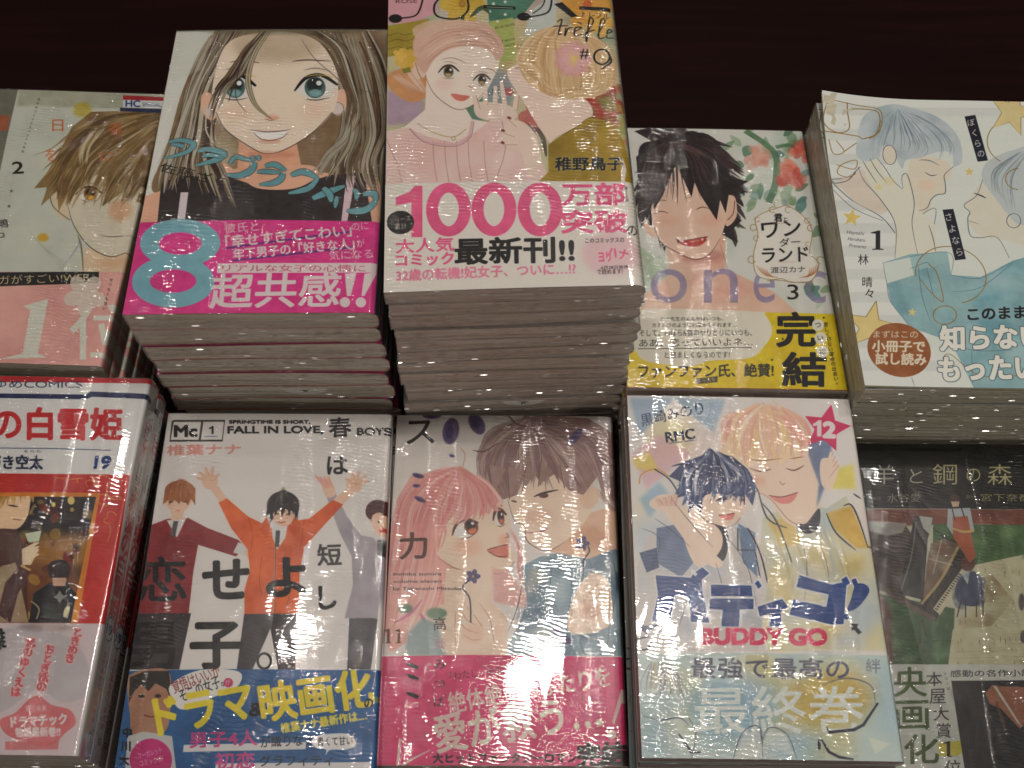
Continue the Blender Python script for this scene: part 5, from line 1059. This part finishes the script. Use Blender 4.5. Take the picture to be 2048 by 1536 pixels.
    A.ell(530, 296, 26, 24, (84, 48, 40)); A.fill([(512, 306), (552, 306), (548, 330), (520, 332)], (232, 196, 160)); A.fill([(498, 340), (600, 335), (620, 440), (580, 470), (520, 460), (494, 420)], (196, 204, 208)); A.fill([(520, 378), (590, 374), (626, 560), (600, 590), (522, 470)], (206, 104, 60), sm=False); A.line([(518, 340), (530, 390)], 5, (50, 44, 54), sm=False); A.line([(560, 335), (575, 380)], 5, (50, 44, 54), sm=False); A.line([(520, 430), (570, 446), (620, 440)], 12, (226, 196, 110))
    A.ell(838, 770, 14, 40, (110, 100, 96), blur=4); A.ell(846, 930, 14, 30, (110, 100, 96), blur=4)
    # band
    A.fill([(-100, 1056), (1300, 1060), (1300, 1700), (-100, 1700)], (216, 220, 208))
    gn = (84, 112, 52); bk = (36, 38, 36)
    A.T('央', 250, 1206, 400, 1204, gn, h=134, bold=2); A.T('画', 262, 1360, 410, 1356, gn, h=132, bold=2); A.T('化', 300, 1516, 456, 1514, gn, h=134, bold=2)
    A.T('本', 400, 1160, 472, 1158, bk, h=66, bold=.8); A.T('屋', 414, 1240, 488, 1238, bk, h=68, bold=.8); A.T('大', 432, 1318, 504, 1316, bk, h=66, bold=.8); A.T('賞', 444, 1398, 514, 1396, bk, h=68, bold=.8)
    A.fill([(450, 1420), (560, 1410), (570, 1460), (540, 1480), (460, 1480)], (226, 214, 60), blur=4); one_serif(A, 478, 1484, 46, 72, bk); A.T('位', 484, 1570, 560, 1568, bk, h=70, bold=.8)
    A.V('シリーズ', 486, 1100, 500, 1170, 14, bk); A.T('感動の名作小説!', 510, 1118, 900, 1114, bk, h=30, em=True, bold=.8)
    A.fill([(514, 1134), (1300, 1128), (1300, 1700), (600, 1700)], (36, 34, 36)); A.fill([(670, 1190), (700, 1154), (760, 1160), (1300, 1180), (1300, 1360), (850, 1330), (830, 1356), (740, 1260), (690, 1240)], (176, 104, 70), sm=False); A.fill([(704, 1154), (722, 1160), (836, 1340), (820, 1330)], (206, 204, 190)); A.line([(720, 1230), (750, 1320), (760, 1366)], 14, (130, 76, 56), .8, .8, .2)
    A.ell(560, 1190, 40, 40, (70, 78, 74), .6, blur=20)

import time as _time
_t0 = _time.time()
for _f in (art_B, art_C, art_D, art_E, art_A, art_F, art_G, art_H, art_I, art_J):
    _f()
for _k in 'DAGHI':                                   # the ground colour of cover and band runs on over the spine
    _a = ART[_k]; _x = int(_a.W * PPM) - 6
    _a.img[:, _x:] = _a.img[:, _x:_x+1]
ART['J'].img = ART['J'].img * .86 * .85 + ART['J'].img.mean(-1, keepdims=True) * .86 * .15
print('art', round(_time.time() - _t0, 1), 's')

# ------------------------------------------------------------------ materials
def new_mat(name):
    m = bpy.data.materials.new(name)
    m.use_nodes = True
    nt = m.node_tree
    nt.nodes.clear()
    out = nt.nodes.new('ShaderNodeOutputMaterial')
    return m, nt, out

def N(nt, typ, **kw):
    n = nt.nodes.new(typ)
    for k_, v in kw.items():
        if k_.startswith('_'):
            setattr(n, k_[1:], v)
        else:
            key = int(k_[1:]) if k_[0] == 'i' and k_[1:].isdigit() else k_.replace('__', ' ')
            n.inputs[key].default_value = v
    return n

def L(nt, a, b):
    nt.links.new(a, b)

def print_mat(name, im):
    m, nt, out = new_mat(name)
    uv = N(nt, 'ShaderNodeUVMap')
    t = N(nt, 'ShaderNodeTexImage', _interpolation='Cubic', _extension='EXTEND')
    t.image = im
    p = N(nt, 'ShaderNodeBsdfPrincipled', Roughness=0.42)
    p.inputs['Specular IOR Level'].default_value = 0.35
    L(nt, uv.outputs[0], t.inputs[0])
    L(nt, t.outputs[0], p.inputs['Base Color'])
    L(nt, p.outputs[0], out.inputs[0])
    return m

def plain_mat(name, c, rough=.6, bump=None):
    m, nt, out = new_mat(name)
    p = N(nt, 'ShaderNodeBsdfPrincipled', Roughness=rough)
    tc = N(nt, 'ShaderNodeTexCoord')
    no = N(nt, 'ShaderNodeTexNoise', Scale=90.0, Detail=3.0)
    L(nt, tc.outputs['Object'], no.inputs['Vector'])
    r = N(nt, 'ShaderNodeValToRGB')
    r.color_ramp.elements[0].position, r.color_ramp.elements[1].position = .3, .7
    r.color_ramp.elements[0].color = (c[0]*.88, c[1]*.87, c[2]*.85, 1)
    r.color_ramp.elements[1].color = (*c, 1)
    L(nt, no.outputs[0], r.inputs[0]); L(nt, r.outputs[0], p.inputs['Base Color']); L(nt, p.outputs[0], out.inputs[0])
    return m

def page_mat(name, c0, c1, c2):
    """newsprint page edges: fine layers along the thickness, slight soiling"""
    m, nt, out = new_mat(name)
    p = N(nt, 'ShaderNodeBsdfPrincipled', Roughness=.85)
    tc = N(nt, 'ShaderNodeTexCoord'); oi = N(nt, 'ShaderNodeObjectInfo')
    ad = N(nt, 'ShaderNodeVectorMath', _operation='MULTIPLY_ADD'); ad.inputs[1].default_value = (1, 1, 1)
    L(nt, tc.outputs['Object'], ad.inputs[0]); L(nt, oi.outputs['Random'], ad.inputs[2])
    mp = N(nt, 'ShaderNodeMapping'); mp.inputs['Scale'].default_value = (7, 7, 900)
    L(nt, ad.outputs[0], mp.inputs[0])
    n1 = N(nt, 'ShaderNodeTexNoise', Scale=1.0, Detail=4.0, Roughness=.65); L(nt, mp.outputs[0], n1.inputs['Vector'])
    mp2 = N(nt, 'ShaderNodeMapping'); mp2.inputs['Scale'].default_value = (22, 22, 160)
    L(nt, ad.outputs[0], mp2.inputs[0])
    n2 = N(nt, 'ShaderNodeTexNoise', Scale=1.0, Detail=3.0); L(nt, mp2.outputs[0], n2.inputs['Vector'])
    r = N(nt, 'ShaderNodeValToRGB'); e = r.color_ramp.elements
    e[0].position, e[1].position = .32, .68
    e[0].color, e[1].color = (*c0, 1), (*c1, 1)
    L(nt, n1.outputs[0], r.inputs[0])
    r2 = N(nt, 'ShaderNodeMix', _data_type='RGBA'); r2.inputs[7].default_value = (*c2, 1)
    mr = N(nt, 'ShaderNodeMapRange'); mr.inputs[1].default_value, mr.inputs[2].default_value = .42, .72; mr.inputs[4].default_value = .75
    L(nt, n2.outputs[0], mr.inputs[0]); L(nt, mr.outputs[0], r2.inputs[0]); L(nt, r.outputs[0], r2.inputs[6])
    b = N(nt, 'ShaderNodeBump', Strength=.6, Distance=.0003); L(nt, n1.outputs[0], b.inputs['Height'])
    L(nt, r2.outputs[2], p.inputs['Base Color']); L(nt, b.outputs[0], p.inputs['Normal']); L(nt, p.outputs[0], out.inputs[0])
    return m

def film_mat(name, edge=False, k=1.0):
    """thin shrink film: mostly clear, mirror-like skin with fine wrinkles"""
    m, nt, out = new_mat(name)
    tc = N(nt, 'ShaderNodeTexCoord'); oi = N(nt, 'ShaderNodeObjectInfo')
    mul = N(nt, 'ShaderNodeMath', _operation='MULTIPLY', i1=9.7); L(nt, oi.outputs['Random'], mul.inputs[0])
    ad = N(nt, 'ShaderNodeVectorMath', _operation='ADD'); L(nt, tc.outputs['Object'], ad.inputs[0]); L(nt, mul.outputs[0], ad.inputs[1])
    def noise(sc, rot=0, detail=2.0, dist=0.0):
        mp = N(nt, 'ShaderNodeMapping'); mp.inputs['Scale'].default_value = sc; mp.inputs['Rotation'].default_value = (0, 0, R(rot))
        L(nt, ad.outputs[0], mp.inputs[0])
        n = N(nt, 'ShaderNodeTexNoise', Scale=1.0, Detail=detail, Distortion=dist); L(nt, mp.outputs[0], n.inputs['Vector'])
        return n.outputs[0]
    def math_(op, a, b):
        n = N(nt, 'ShaderNodeMath', _operation=op)
        for i, v in enumerate((a, b)):
            if isinstance(v, (int, float)): n.inputs[i].default_value = v
            else: L(nt, v, n.inputs[i])
        return n.outputs[0]
    def rng_(v, lo, hi, o=1.0):
        n = N(nt, 'ShaderNodeMapRange'); n.inputs[1].default_value, n.inputs[2].default_value, n.inputs[4].default_value = lo, hi, o
        L(nt, v, n.inputs[0]); return n.outputs[0]
    if not edge:
        sx = N(nt, 'ShaderNodeSeparateXYZ'); L(nt, ad.outputs[0], sx.inputs[0])
        ph = math_('ADD', math_('MULTIPLY', sx.outputs[1], 3300.0), math_('MULTIPLY', noise((70, 60, 60), 0, 2.0), 26.0))
        ph = math_('ADD', ph, math_('MULTIPLY', sx.outputs[0], 500.0))
        fine = math_('ADD', math_('MULTIPLY', math_('SINE', ph, 0), .25), math_('MULTIPLY', noise((110, 620, 300), 5, 2.0), 1.0))
        mask = rng_(noise((64, 7, 40), 3, 1.0), .52, .62)
        mask2 = rng_(noise((22, 30, 40), 0, 2.0), .52, .66)
        mask = math_('ADD', math_('MAXIMUM', mask, mask2), .035)
        h = math_('MULTIPLY', math_('MULTIPLY', fine, mask), .00034 * k)
        crease = math_('MULTIPLY', noise((120, 8, 60), 4, 1.0), .00008 * k)
        crease2 = math_('MULTIPLY', math_('ABSOLUTE', math_('SUBTRACT', noise((40, 26, 60), 28, 2.0, .6), .5), 0), .0004 * k)
        broad = math_('MULTIPLY', noise((20, 12, 30), 0, 1.0), .0008 * k)
        h = math_('ADD', math_('ADD', h, crease), math_('ADD', broad, crease2))
    else:
        v = N(nt, 'ShaderNodeTexVoronoi', Scale=1.0, Randomness=1.0)
        mp = N(nt, 'ShaderNodeMapping'); mp.inputs['Scale'].default_value = (150, 150, 330); L(nt, ad.outputs[0], mp.inputs[0]); L(nt, mp.outputs[0], v.inputs['Vector'])
        dome = math_('POWER', rng_(v.outputs[0], .42, 0.0), 1.5)
        msk = rng_(noise((26, 26, 120), 0, 2.0), .44, .56)
        h = math_('MULTIPLY', math_('MULTIPLY', dome, msk), .0026)
        h = math_('ADD', h, math_('MULTIPLY', noise((30, 30, 420), 0, 2.0), .0012))
    b = N(nt, 'ShaderNodeBump', Strength=1.0, Distance=1.0); L(nt, h, b.inputs['Height'])
    fr = N(nt, 'ShaderNodeFresnel', IOR=1.5); L(nt, b.outputs[0], fr.inputs['Normal'])
    g1 = N(nt, 'ShaderNodeBsdfGlossy', Roughness=.04); g2 = N(nt, 'ShaderNodeBsdfGlossy', Roughness=.26)
    for g in (g1, g2): L(nt, b.outputs[0], g.inputs['Normal'])
    gm = N(nt, 'ShaderNodeMixShader', i0=.26); L(nt, g1.outputs[0], gm.inputs[1]); L(nt, g2.outputs[0], gm.inputs[2])
    tr = N(nt, 'ShaderNodeBsdfTransparent'); tr.inputs[0].default_value = (.98, .98, .98, 1)
    f2 = math_('MINIMUM', math_('MULTIPLY', fr.outputs[0], 2.1 if not edge else 1.2), .9 if not edge else .30)
    mx = N(nt, 'ShaderNodeMixShader'); L(nt, f2, mx.inputs[0]); L(nt, tr.outputs[0], mx.inputs[1]); L(nt, gm.outputs[0], mx.inputs[2])
    last = mx.outputs[0]
    if edge:
        # gathered film is slightly milky
        hz = N(nt, 'ShaderNodeBsdfDiffuse'); hz.inputs[0].default_value = (.80, .76, .70, 1); L(nt, b.outputs[0], hz.inputs['Normal'])
        hf = math_('ADD', math_('MULTIPLY', rng_(noise((26, 26, 260), 0, 3.0), .42, .66), .26), .05)
        hm = N(nt, 'ShaderNodeMixShader'); L(nt, hf, hm.inputs[0]); L(nt, last, hm.inputs[1]); L(nt, hz.outputs[0], hm.inputs[2])
        last = hm.outputs[0]
        # small gathered facets where the film is welded and puckered over the page edges
        v2 = N(nt, 'ShaderNodeTexVoronoi', Scale=1.0, Randomness=1.0)
        mp = N(nt, 'ShaderNodeMapping'); mp.inputs['Scale'].default_value = (190, 190, 600); L(nt, ad.outputs[0], mp.inputs[0]); L(nt, mp.outputs[0], v2.inputs['Vector'])
        ge = N(nt, 'ShaderNodeNewGeometry')
        tl = N(nt, 'ShaderNodeVectorMath', _operation='MULTIPLY_ADD'); tl.inputs[1].default_value = (.8, .3, 1.8); tl.inputs[2].default_value = (-.4, -.15, .7)
        L(nt, v2.outputs['Color'], tl.inputs[0])
        nn = N(nt, 'ShaderNodeVectorMath', _operation='ADD'); L(nt, ge.outputs['Normal'], nn.inputs[0]); L(nt, tl.outputs[0], nn.inputs[1])
        nz_ = N(nt, 'ShaderNodeVectorMath', _operation='NORMALIZE'); L(nt, nn.outputs[0], nz_.inputs[0])
        g3 = N(nt, 'ShaderNodeBsdfGlossy', Roughness=.16); L(nt, nz_.outputs[0], g3.inputs['Normal'])
        dot = rng_(v2.outputs['Distance'], .42, .24)
        zone = rng_(noise((30, 30, 150), 0, 2.0), .44, .58)
        fac = math_('MULTIPLY', math_('MULTIPLY', dot, zone), .36)
        m3 = N(nt, 'ShaderNodeMixShader'); L(nt, fac, m3.inputs[0]); L(nt, last, m3.inputs[1]); L(nt, g3.outputs[0], m3.inputs[2])
        last = m3.outputs[0]
    L(nt, last, out.inputs[0])
    return m

FILM, FILM_EDGE = film_mat('shrink_film'), film_mat('shrink_film_edge', True)
PAGES = {'brown': page_mat('newsprint_brown', (.42, .33, .27), (.74, .63, .53), (.52, .40, .32)),
         'grey': page_mat('newsprint_grey', (.42, .37, .29), (.74, .66, .53), (.52, .45, .35)),
         'pale': page_mat('newsprint_pale', (.50, .46, .34), (.72, .68, .52), (.56, .50, .36)),
         'pink': page_mat('newsprint_pink', (.34, .25, .22), (.56, .44, .40), (.40, .28, .25))}
INK = plain_mat('black_ink', (.015, .014, .016), .4)
SLIP = plain_mat('slip_paper', (.92, .90, .86), .6)

# ------------------------------------------------------------------ mesh helpers (millimetres in, metres out)
col_ = scene.collection
def link_mesh(name, V, F, mats, parent=None, fm=None, uv=None, sm=True):
    me = bpy.data.meshes.new(name)
    me.from_pydata((np.asarray(V) / 1000.0).tolist(), [], F)
    for m in mats:
        me.materials.append(m)
    if fm is not None:
        me.polygons.foreach_set('material_index', fm)
    if uv is not None:
        lay = me.uv_layers.new(name='UVMap')
        vi = np.zeros(len(me.loops), int); me.loops.foreach_get('vertex_index', vi)
        lay.data.foreach_set('uv', np.asarray(uv)[vi].ravel())
    if sm:
        me.polygons.foreach_set('use_smooth', [True] * len(me.polygons))
        me.set_sharp_from_angle(angle=R(45))
    me.update()
    o = bpy.data.objects.new(name, me)
    col_.objects.link(o)
    if parent:
        o.parent = parent
    return o

def profile(W, T, r, ins, nx=14, lip=1.2, top_s=0):
    """path in x-z round a book: top left -> over the spine (right) -> bottom left. returns x, z, s(mm along the sheet)"""
    xl, xr = -W/2 + ins, W/2 + lip - ins
    zt, zb = T - ins, ins
    rx, rz = min(r, 6), min(r, (zt - zb) / 2)
    pts = [(xl + (xr - rx - xl) * i / nx, zt) for i in range(nx + 1)]
    m = 6
    for i in range(1, m + 1):
        t = math.pi/2 * i / m
        pts.append((xr - rx + rx * math.sin(t), zt - rz + rz * math.cos(t)))
    if zt - zb > 2 * rz + .01:
        pts.append((xr, zb + rz))
    for i in range(1, m + 1):
        t = math.pi/2 * i / m
        pts.append((xr - rx + rx * math.cos(t), zb + rz - rz * math.sin(t)))
    pts += [(xr - rx + (xl - xr + rx) * i / nx, zb) for i in range(1, nx + 1)]
    x = np.array([p[0] for p in pts]); z = np.array([p[1] for p in pts])
    s = np.concatenate([[0], np.cumsum(np.hypot(np.diff(x), np.diff(z)))]) + ins
    return x, z, s

class Stack:
    def __init__(s, key, n, r, seed, bow=.7):
        d = S[key]
        s.__dict__.update(d)
        s.key, s.n, s.r = key, n, r
        s.T = s.top / n
        g = random.Random(seed)
        s.b = [(0, 0, 0, 0)] + [(g.uniform(-.3, 1.0)*bow, g.uniform(-.6, .6)*bow, g.uniform(0, 6.28), g.uniform(-.5, .5)*bow) for _ in range(n)]
        bow = min(bow, .8)
        s.b[n] = (g.uniform(.3, .8)*bow, g.uniform(-.3, .3)*bow, g.uniform(0, 6.28), 0)
    def surf(s, k, x, y):
        a, b, ph, c = s.b[k]
        X, Y = x / s.W, y / s.H
        return (k * s.T + (k / s.n) * (s.tx * y + s.ty * x) + a * (np.cos(np.pi * X) - .6)
                + b * .5 * np.sin(2.2 * np.pi * X + ph) + c * X * 1.4 + .08 * a * np.cos(np.pi * Y))
    def warp(s, k, x, y, z, T=None):
        """flat book coordinates -> the book as it lies in the stack (z relative to its own base)"""
        T = T or s.T
        lo = s.surf(k, x, y); hi = s.surf(k + 1, x, y)
        return lo + (hi - lo) * z / T - k * s.T

def shell(st, k, y0, y1, i_out, i_in, name, mats, parent, ny=16, u_w=None, edge=False, warp=None, x_min=None):
    """folded sheet with thickness (cover or band) round the book, open at the fore edge"""
    warp = warp or st.warp
    xo, zo, so = profile(st.W, st.T, st.r, i_out)
    xi, zi, si = profile(st.W, st.T, max(st.r - (i_in - i_out), .3), i_in)
    n = len(xo)
    ys = np.linspace(y0, y1, ny + 1)
    V, U = [], []
    for x_, z_ in ((xo, zo), (xi, zi)):
        for y in ys:
            zz = warp(k, x_, np.full(n, y), z_)
            V += np.c_[x_, np.full(n, y), zz].tolist()
            U += np.c_[so / st.CW, np.full(n, (y + st.H/2) / st.H)].tolist()
    m = (ny + 1) * n
    F, M = [], []
    back = 14 + 6 + 6
    for j in range(ny):
        for i in range(n - 1):
            a, b, c, d = j*n+i, j*n+i+1, (j+1)*n+i+1, (j+1)*n+i
            F.append((a, b, c, d)); M.append(0 if i < back - 2 else 1)
            F.append((m+a, m+d, m+c, m+b)); M.append(1)
    for j in range(ny):
        a, d = j*n, (j+1)*n
        F.append((a, d, m+d, m+a)); M.append(1)
        a, d = j*n+n-1, (j+1)*n+n-1
        F.append((a, m+a, m+d, d)); M.append(1)
    for j, fl in ((0, False), (ny, True)):
        for i in range(n - 1):
            a, b = j*n+i, j*n+i+1
            q = (a, m+a, m+b, b)
            F.append(q[::-1] if fl else q); M.append(1 if not edge else 1)
    return link_mesh(name, V, F, mats, parent, M, U)

def block(st, k, y0, y1, ins, name, mats, parent, nx=14, ny=10, nz=4, ripple=None, em=None, warp=None, bulge=0.0):
    """closed body following the book profile; ends and fore edge may use another material (em)"""
    warp = warp or st.warp
    x, z, _ = profile(st.W, st.T, max(st.r - ins, .3), ins, nx)
    n = len(x)
    ys = np.linspace(y0, y1, ny + 1)
    V = []
    for y in ys:
        zz = warp(k, x, np.full(n, y), z)
        if ripple is not None:
            top = (z > st.T * .6)
            zz = zz + np.where(top, ripple(x, np.full(n, y)), 0)
        V += np.c_[x, np.full(n, y), zz].tolist()
    F, M = [], []
    e = 1 if em else 0
    for j in range(ny):
        for i in range(n - 1):
            F.append((j*n+i, j*n+i+1, (j+1)*n+i+1, (j+1)*n+i)); M.append(0)
        # fore edge strip
        F.append((j*n+n-1, j*n, (j+1)*n, (j+1)*n+n-1)); M.append(e)
    # end caps: rungs between the upper and the lower half of the path
    half = n // 2
    for j, fl in ((0, False), (ny, True)):
        y = ys[j]
        yb = y + (-bulge if j == 0 else bulge)
        up = [j*n + i for i in range(half)]
        lo = [j*n + n - 1 - i for i in range(half)]
        cols = []
        for a, b in zip(up, lo):
            va, vb = np.array(V[a]), np.array(V[b])
            c = [a]
            for q in range(1, nz):
                t = q / nz
                p = va * (1 - t) + vb * t
                p[1] = y + (yb - y) * math.sin(math.pi * t)
                V.append(p.tolist()); c.append(len(V) - 1)
            c.append(b); cols.append(c)
        for i in range(half - 1):
            for q in range(nz):
                f = (cols[i][q], cols[i][q+1], cols[i+1][q+1], cols[i+1][q])
                F.append(f[::-1] if fl else f); M.append(e)
        tip = [cols[-1][0]] + ([j*n + half] if n % 2 else []) + cols[-1][:0:-1]
        if len(tip) > 2:
            F.append(tuple(tip) if not fl else tuple(tip[::-1])); M.append(e)
    return link_mesh(name, V, F, mats, parent, M, None)

ORD = ['top', 'second', 'third', 'fourth', 'fifth', 'sixth', 'seventh', 'eighth', 'ninth', 'tenth', 'eleventh', 'twelfth', 'thirteenth', 'fourteenth', 'fifteenth', 'sixteenth']

def root_at(st, k, name, rnd, jit, shift=0.0):
    o = bpy.data.objects.new(name, None)
    o.empty_display_size = .02
    col_.objects.link(o)
    dx = rnd.uniform(-jit, jit) + shift if k < st.n - 1 else 0
    dy = rnd.uniform(-jit, jit) * .7 if k < st.n - 1 else 0
    yaw = st.yaw + (rnd.uniform(-.5, .5) * jit if k < st.n - 1 else 0)
    o.location = ((st.x + dx) / 1000, (st.y + dy) / 1000, k * st.T / 1000)
    o.rotation_euler = (0, 0, R(yaw))
    return o

def build_stack(key, n, r, seed, top_label, stack_phrase, group, obi=None, pages='brown', back=(.75, .73, .70),
                edge_c=None, spine=None, bow=.7, jit=1.2, shift=None, slip=None, booklet=None, band_mat=None):
    art = ART[key]
    im = art.image()
    st = Stack(key, n, r, seed, bow)
    st.CW = art.CW
    rnd = random.Random(seed)
    pm = print_mat('print_' + key.lower(), im)
    bm = plain_mat('card_' + key.lower(), edge_c or back, .5)
    ob = None
    if obi:
        ob = art.H - float((np.array([*obi, 1.0]) @ art.Hm.T)[1] / (np.array([*obi, 1.0]) @ art.Hm.T)[2]) / PPM
    for k in range(n - 1, -1, -1):
        idx = n - 1 - k
        if booklet and idx == 0:
            continue
        sh = shift(idx) if shift else 0
        e = root_at(st, k, 'comic_book', rnd, jit, sh)
        e['label'] = top_label if idx == 0 else '%s book from the top in the stack %s' % (ORD[idx], stack_phrase)
        e['category'] = 'book'
        e['group'] = group
        H = st.H
        block(st, k, -H/2 + .55, H/2 - .55, .47, 'page_block', [PAGES[pages]], e, nz=3)
        shell(st, k, -H/2 + .35, H/2 - .35, .22, .46, 'cover', [pm, bm], e, ny=16)
        if ob:
            shell(st, k, -H/2 + .3, -H/2 + ob, .08, .2, 'paper_band', [pm, band_mat or bm], e, ny=8)
        top = idx == 0 or (booklet and idx == 1)
        rr = random.Random(seed * 31 + idx)
        ws = [(rr.uniform(.05, .3), rr.uniform(-.02, .02), rr.uniform(0, 6.28), rr.uniform(.006, .02)) for _ in range(5)]
        def ripple(x, y, ws=ws):
            return sum(a_[3] * np.sin(a_[0] * x + a_[1] * y + a_[2]) for a_ in ws)
        block(st, k, -H/2 - .05, H/2 + .05, .01, 'plastic_wrap', [FILM, FILM_EDGE], e, nx=48 if top else 14, ny=24 if top else 8,
              nz=6, ripple=ripple if top else None, em=True, bulge=.5)
        if slip == idx:
            V, F = [], []
            y = -H/2 + .3
            z0 = st.T * .72
            x0 = 6 if key == 'C' else 12
            q = [(x0 - 11, z0)] + [(x0 + 11 * -math.cos(math.pi * i / 12), z0 - 5.5 * math.sin(math.pi * i / 12)) for i in range(13)]
            nq = len(q)
            for yy in (y, y + .25):
                V += [(a, yy, st.warp(k, np.array([a]), np.array([yy]), np.array([b]))[0]) for a, b in q]
            F = [tuple(range(nq)), tuple(range(2*nq - 1, nq - 1, -1))] + [(i, i + nq, (i+1) % nq + nq, (i+1) % nq) for i in range(nq)]
            so = link_mesh('sales_slip', V, F, [SLIP], e, sm=False)
            V = [(x0 + a, y - .08, st.warp(k, np.array([x0]), np.array([y]), np.array([z0]))[0] + b) for a, b in ((-3, -.6), (3, -.6), (.9, -1.8), (1.4, -4), (0, -2.6), (-1.4, -4), (-.9, -1.8))]
            link_mesh('printed_mark', V, [tuple(range(7))], [INK], so, sm=False)
    if booklet:
        k = n - 1
        st2 = Stack(key, n, .7, seed, bow)
        st2.CW = art.CW
        Tb = 1.7
        base = lambda x, y: st.surf(k, x, y) - k * st.T
        def w2(kk, x, y, z):
            d = np.hypot((x + st.W/2) * 1.0, (y - st.H/2) * 1.2)
            curl = 7.0 * np.clip(1 - d / 62, 0, 1) ** 2
            d2 = np.hypot((x + st.W/2), (y + st.H/2))
            return base(x, y) + .1 + z * Tb / st.T + curl + 1.2 * np.clip(1 - d2 / 50, 0, 1) ** 2
        e = root_at(st, k, 'sample_booklet', rnd, 0)
        e['label'] = booklet
        e['category'] = 'booklet'
        block(st2, k, -st.H/2 + .3, st.H/2 - .3, .5, 'page_block', [PAGES['pale']], e, warp=w2, ny=24, nx=24, nz=2)
        shell(st2, k, -st.H/2, st.H/2, .0, .6, 'cover', [pm, bm], e, ny=24, warp=w2)
    return st

# ------------------------------------------------------------------ the table
def table():
    m, nt, out = new_mat('dark_wood')
    p = N(nt, 'ShaderNodeBsdfPrincipled', Roughness=.5); p.inputs['Specular IOR Level'].default_value = .08
    tc = N(nt, 'ShaderNodeTexCoord'); mp = N(nt, 'ShaderNodeMapping'); mp.inputs['Scale'].default_value = (3, 40, 10)
    n1 = N(nt, 'ShaderNodeTexNoise', Scale=2.0, Detail=6.0, Distortion=.6)
    L(nt, tc.outputs['Object'], mp.inputs[0]); L(nt, mp.outputs[0], n1.inputs['Vector'])
    r = N(nt, 'ShaderNodeValToRGB'); r.color_ramp.elements[0].color = (.006, .0016, .0014, 1); r.color_ramp.elements[1].color = (.020, .005, .004, 1)
    L(nt, n1.outputs[0], r.inputs[0]); L(nt, r.outputs[0], p.inputs['Base Color']); L(nt, p.outputs[0], out.inputs[0])
    X0, X1, Y0, Y1, Z0, Z1, b = -1300, 1300, 25, 1150, -40, -.5, 4
    V, F = [], []
    for (x0, x1, y0, y1, z) in ((X0, X1, Y0, Y1, Z0), (X0, X1, Y0, Y1, Z1 - b), (X0+b*.3, X1-b*.3, Y0+b*.3, Y1-b*.3, Z1 - b*.3), (X0+b, X1-b, Y0+b, Y1-b, Z1)):
        V += [(x0, y0, z), (x1, y0, z), (x1, y1, z), (x0, y1, z)]
    F = [(3, 2, 1, 0), (12, 13, 14, 15)]
    for l in range(3):
        for i in range(4):
            F.append((l*4+i, l*4+(i+1) % 4, (l+1)*4+(i+1) % 4, (l+1)*4+i))
    o = link_mesh('table_top', V, F, [m], sm=False)
    o['kind'] = 'structure'
    return o
table()

# ------------------------------------------------------------------ the stacks
build_stack('B', 10, 4.5, 21, 'wrapped comic with a long-haired woman and a large blue 8 on its pink band',
            'under the cover with the large blue 8', 'shrink-wrapped comics', obi=(500, 441), pages='grey', back=(.8, .74, .74), edge_c=(.55, .10, .05), slip=5, bow=1.5, jit=1.3)
build_stack('C', 15, 5.2, 33, 'wrapped comic with pink figures 1000 on its white band, on the tallest stack',
            'under the pink 1000 band', 'shrink-wrapped comics', obi=(1010, 362), pages='brown', back=(.42, .34, .29), slip=10, bow=1.7, jit=1.6)
build_stack('D', 6, 2.5, 45, 'wrapped comic with a laughing dark-haired man, roses and a yellow band',
            'under the laughing man and yellow band', 'shrink-wrapped comics', obi=(1480, 624), pages='brown', edge_c=(.62, .14, .06), bow=.6, jit=.8)
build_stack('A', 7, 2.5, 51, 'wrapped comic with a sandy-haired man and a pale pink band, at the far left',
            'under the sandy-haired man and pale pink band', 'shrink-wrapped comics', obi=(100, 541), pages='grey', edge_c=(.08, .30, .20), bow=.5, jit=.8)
build_stack('E', 7, 1.5, 63, '', 'under the thin unwrapped sample booklet', 'shrink-wrapped comics', pages='pale', edge_c=(.55, .50, .36), bow=.4, jit=1.5,
            booklet='thin unwrapped sample booklet with two pale line-drawn faces and a brown oval')
build_stack('F', 6, 2.2, 75, 'wrapped white and red comic numbered 19 with its printed spine in view',
            'under the white and red comic numbered 19', 'shrink-wrapped comics', obi=(60, 1246), pages='brown', bow=.4, jit=.3,
            shift=lambda i: 0 if i < 1 else (-.6 if i < 2 else -3.6))
build_stack('G', 5, 2.5, 87, 'wrapped white comic with three young men, arms raised, and a blue band',
            'under the three young men and blue band', 'shrink-wrapped comics', obi=(500, 1340), pages='brown', bow=.6, jit=.8)
build_stack('H', 4, 3.0, 93, 'wrapped comic with two close faces, violets and a rose-red band',
            'under the two close faces and rose-red band', 'shrink-wrapped comics', obi=(1000, 1311), pages='brown', bow=.7, jit=.8)
build_stack('I', 5, 2.0, 101, 'wrapped comic with two friends, thick blue title and a pink star numbered 12',
            'under the pink star numbered 12', 'shrink-wrapped comics', obi=(1530, 1306), pages='pink', bow=.7, jit=1.0)
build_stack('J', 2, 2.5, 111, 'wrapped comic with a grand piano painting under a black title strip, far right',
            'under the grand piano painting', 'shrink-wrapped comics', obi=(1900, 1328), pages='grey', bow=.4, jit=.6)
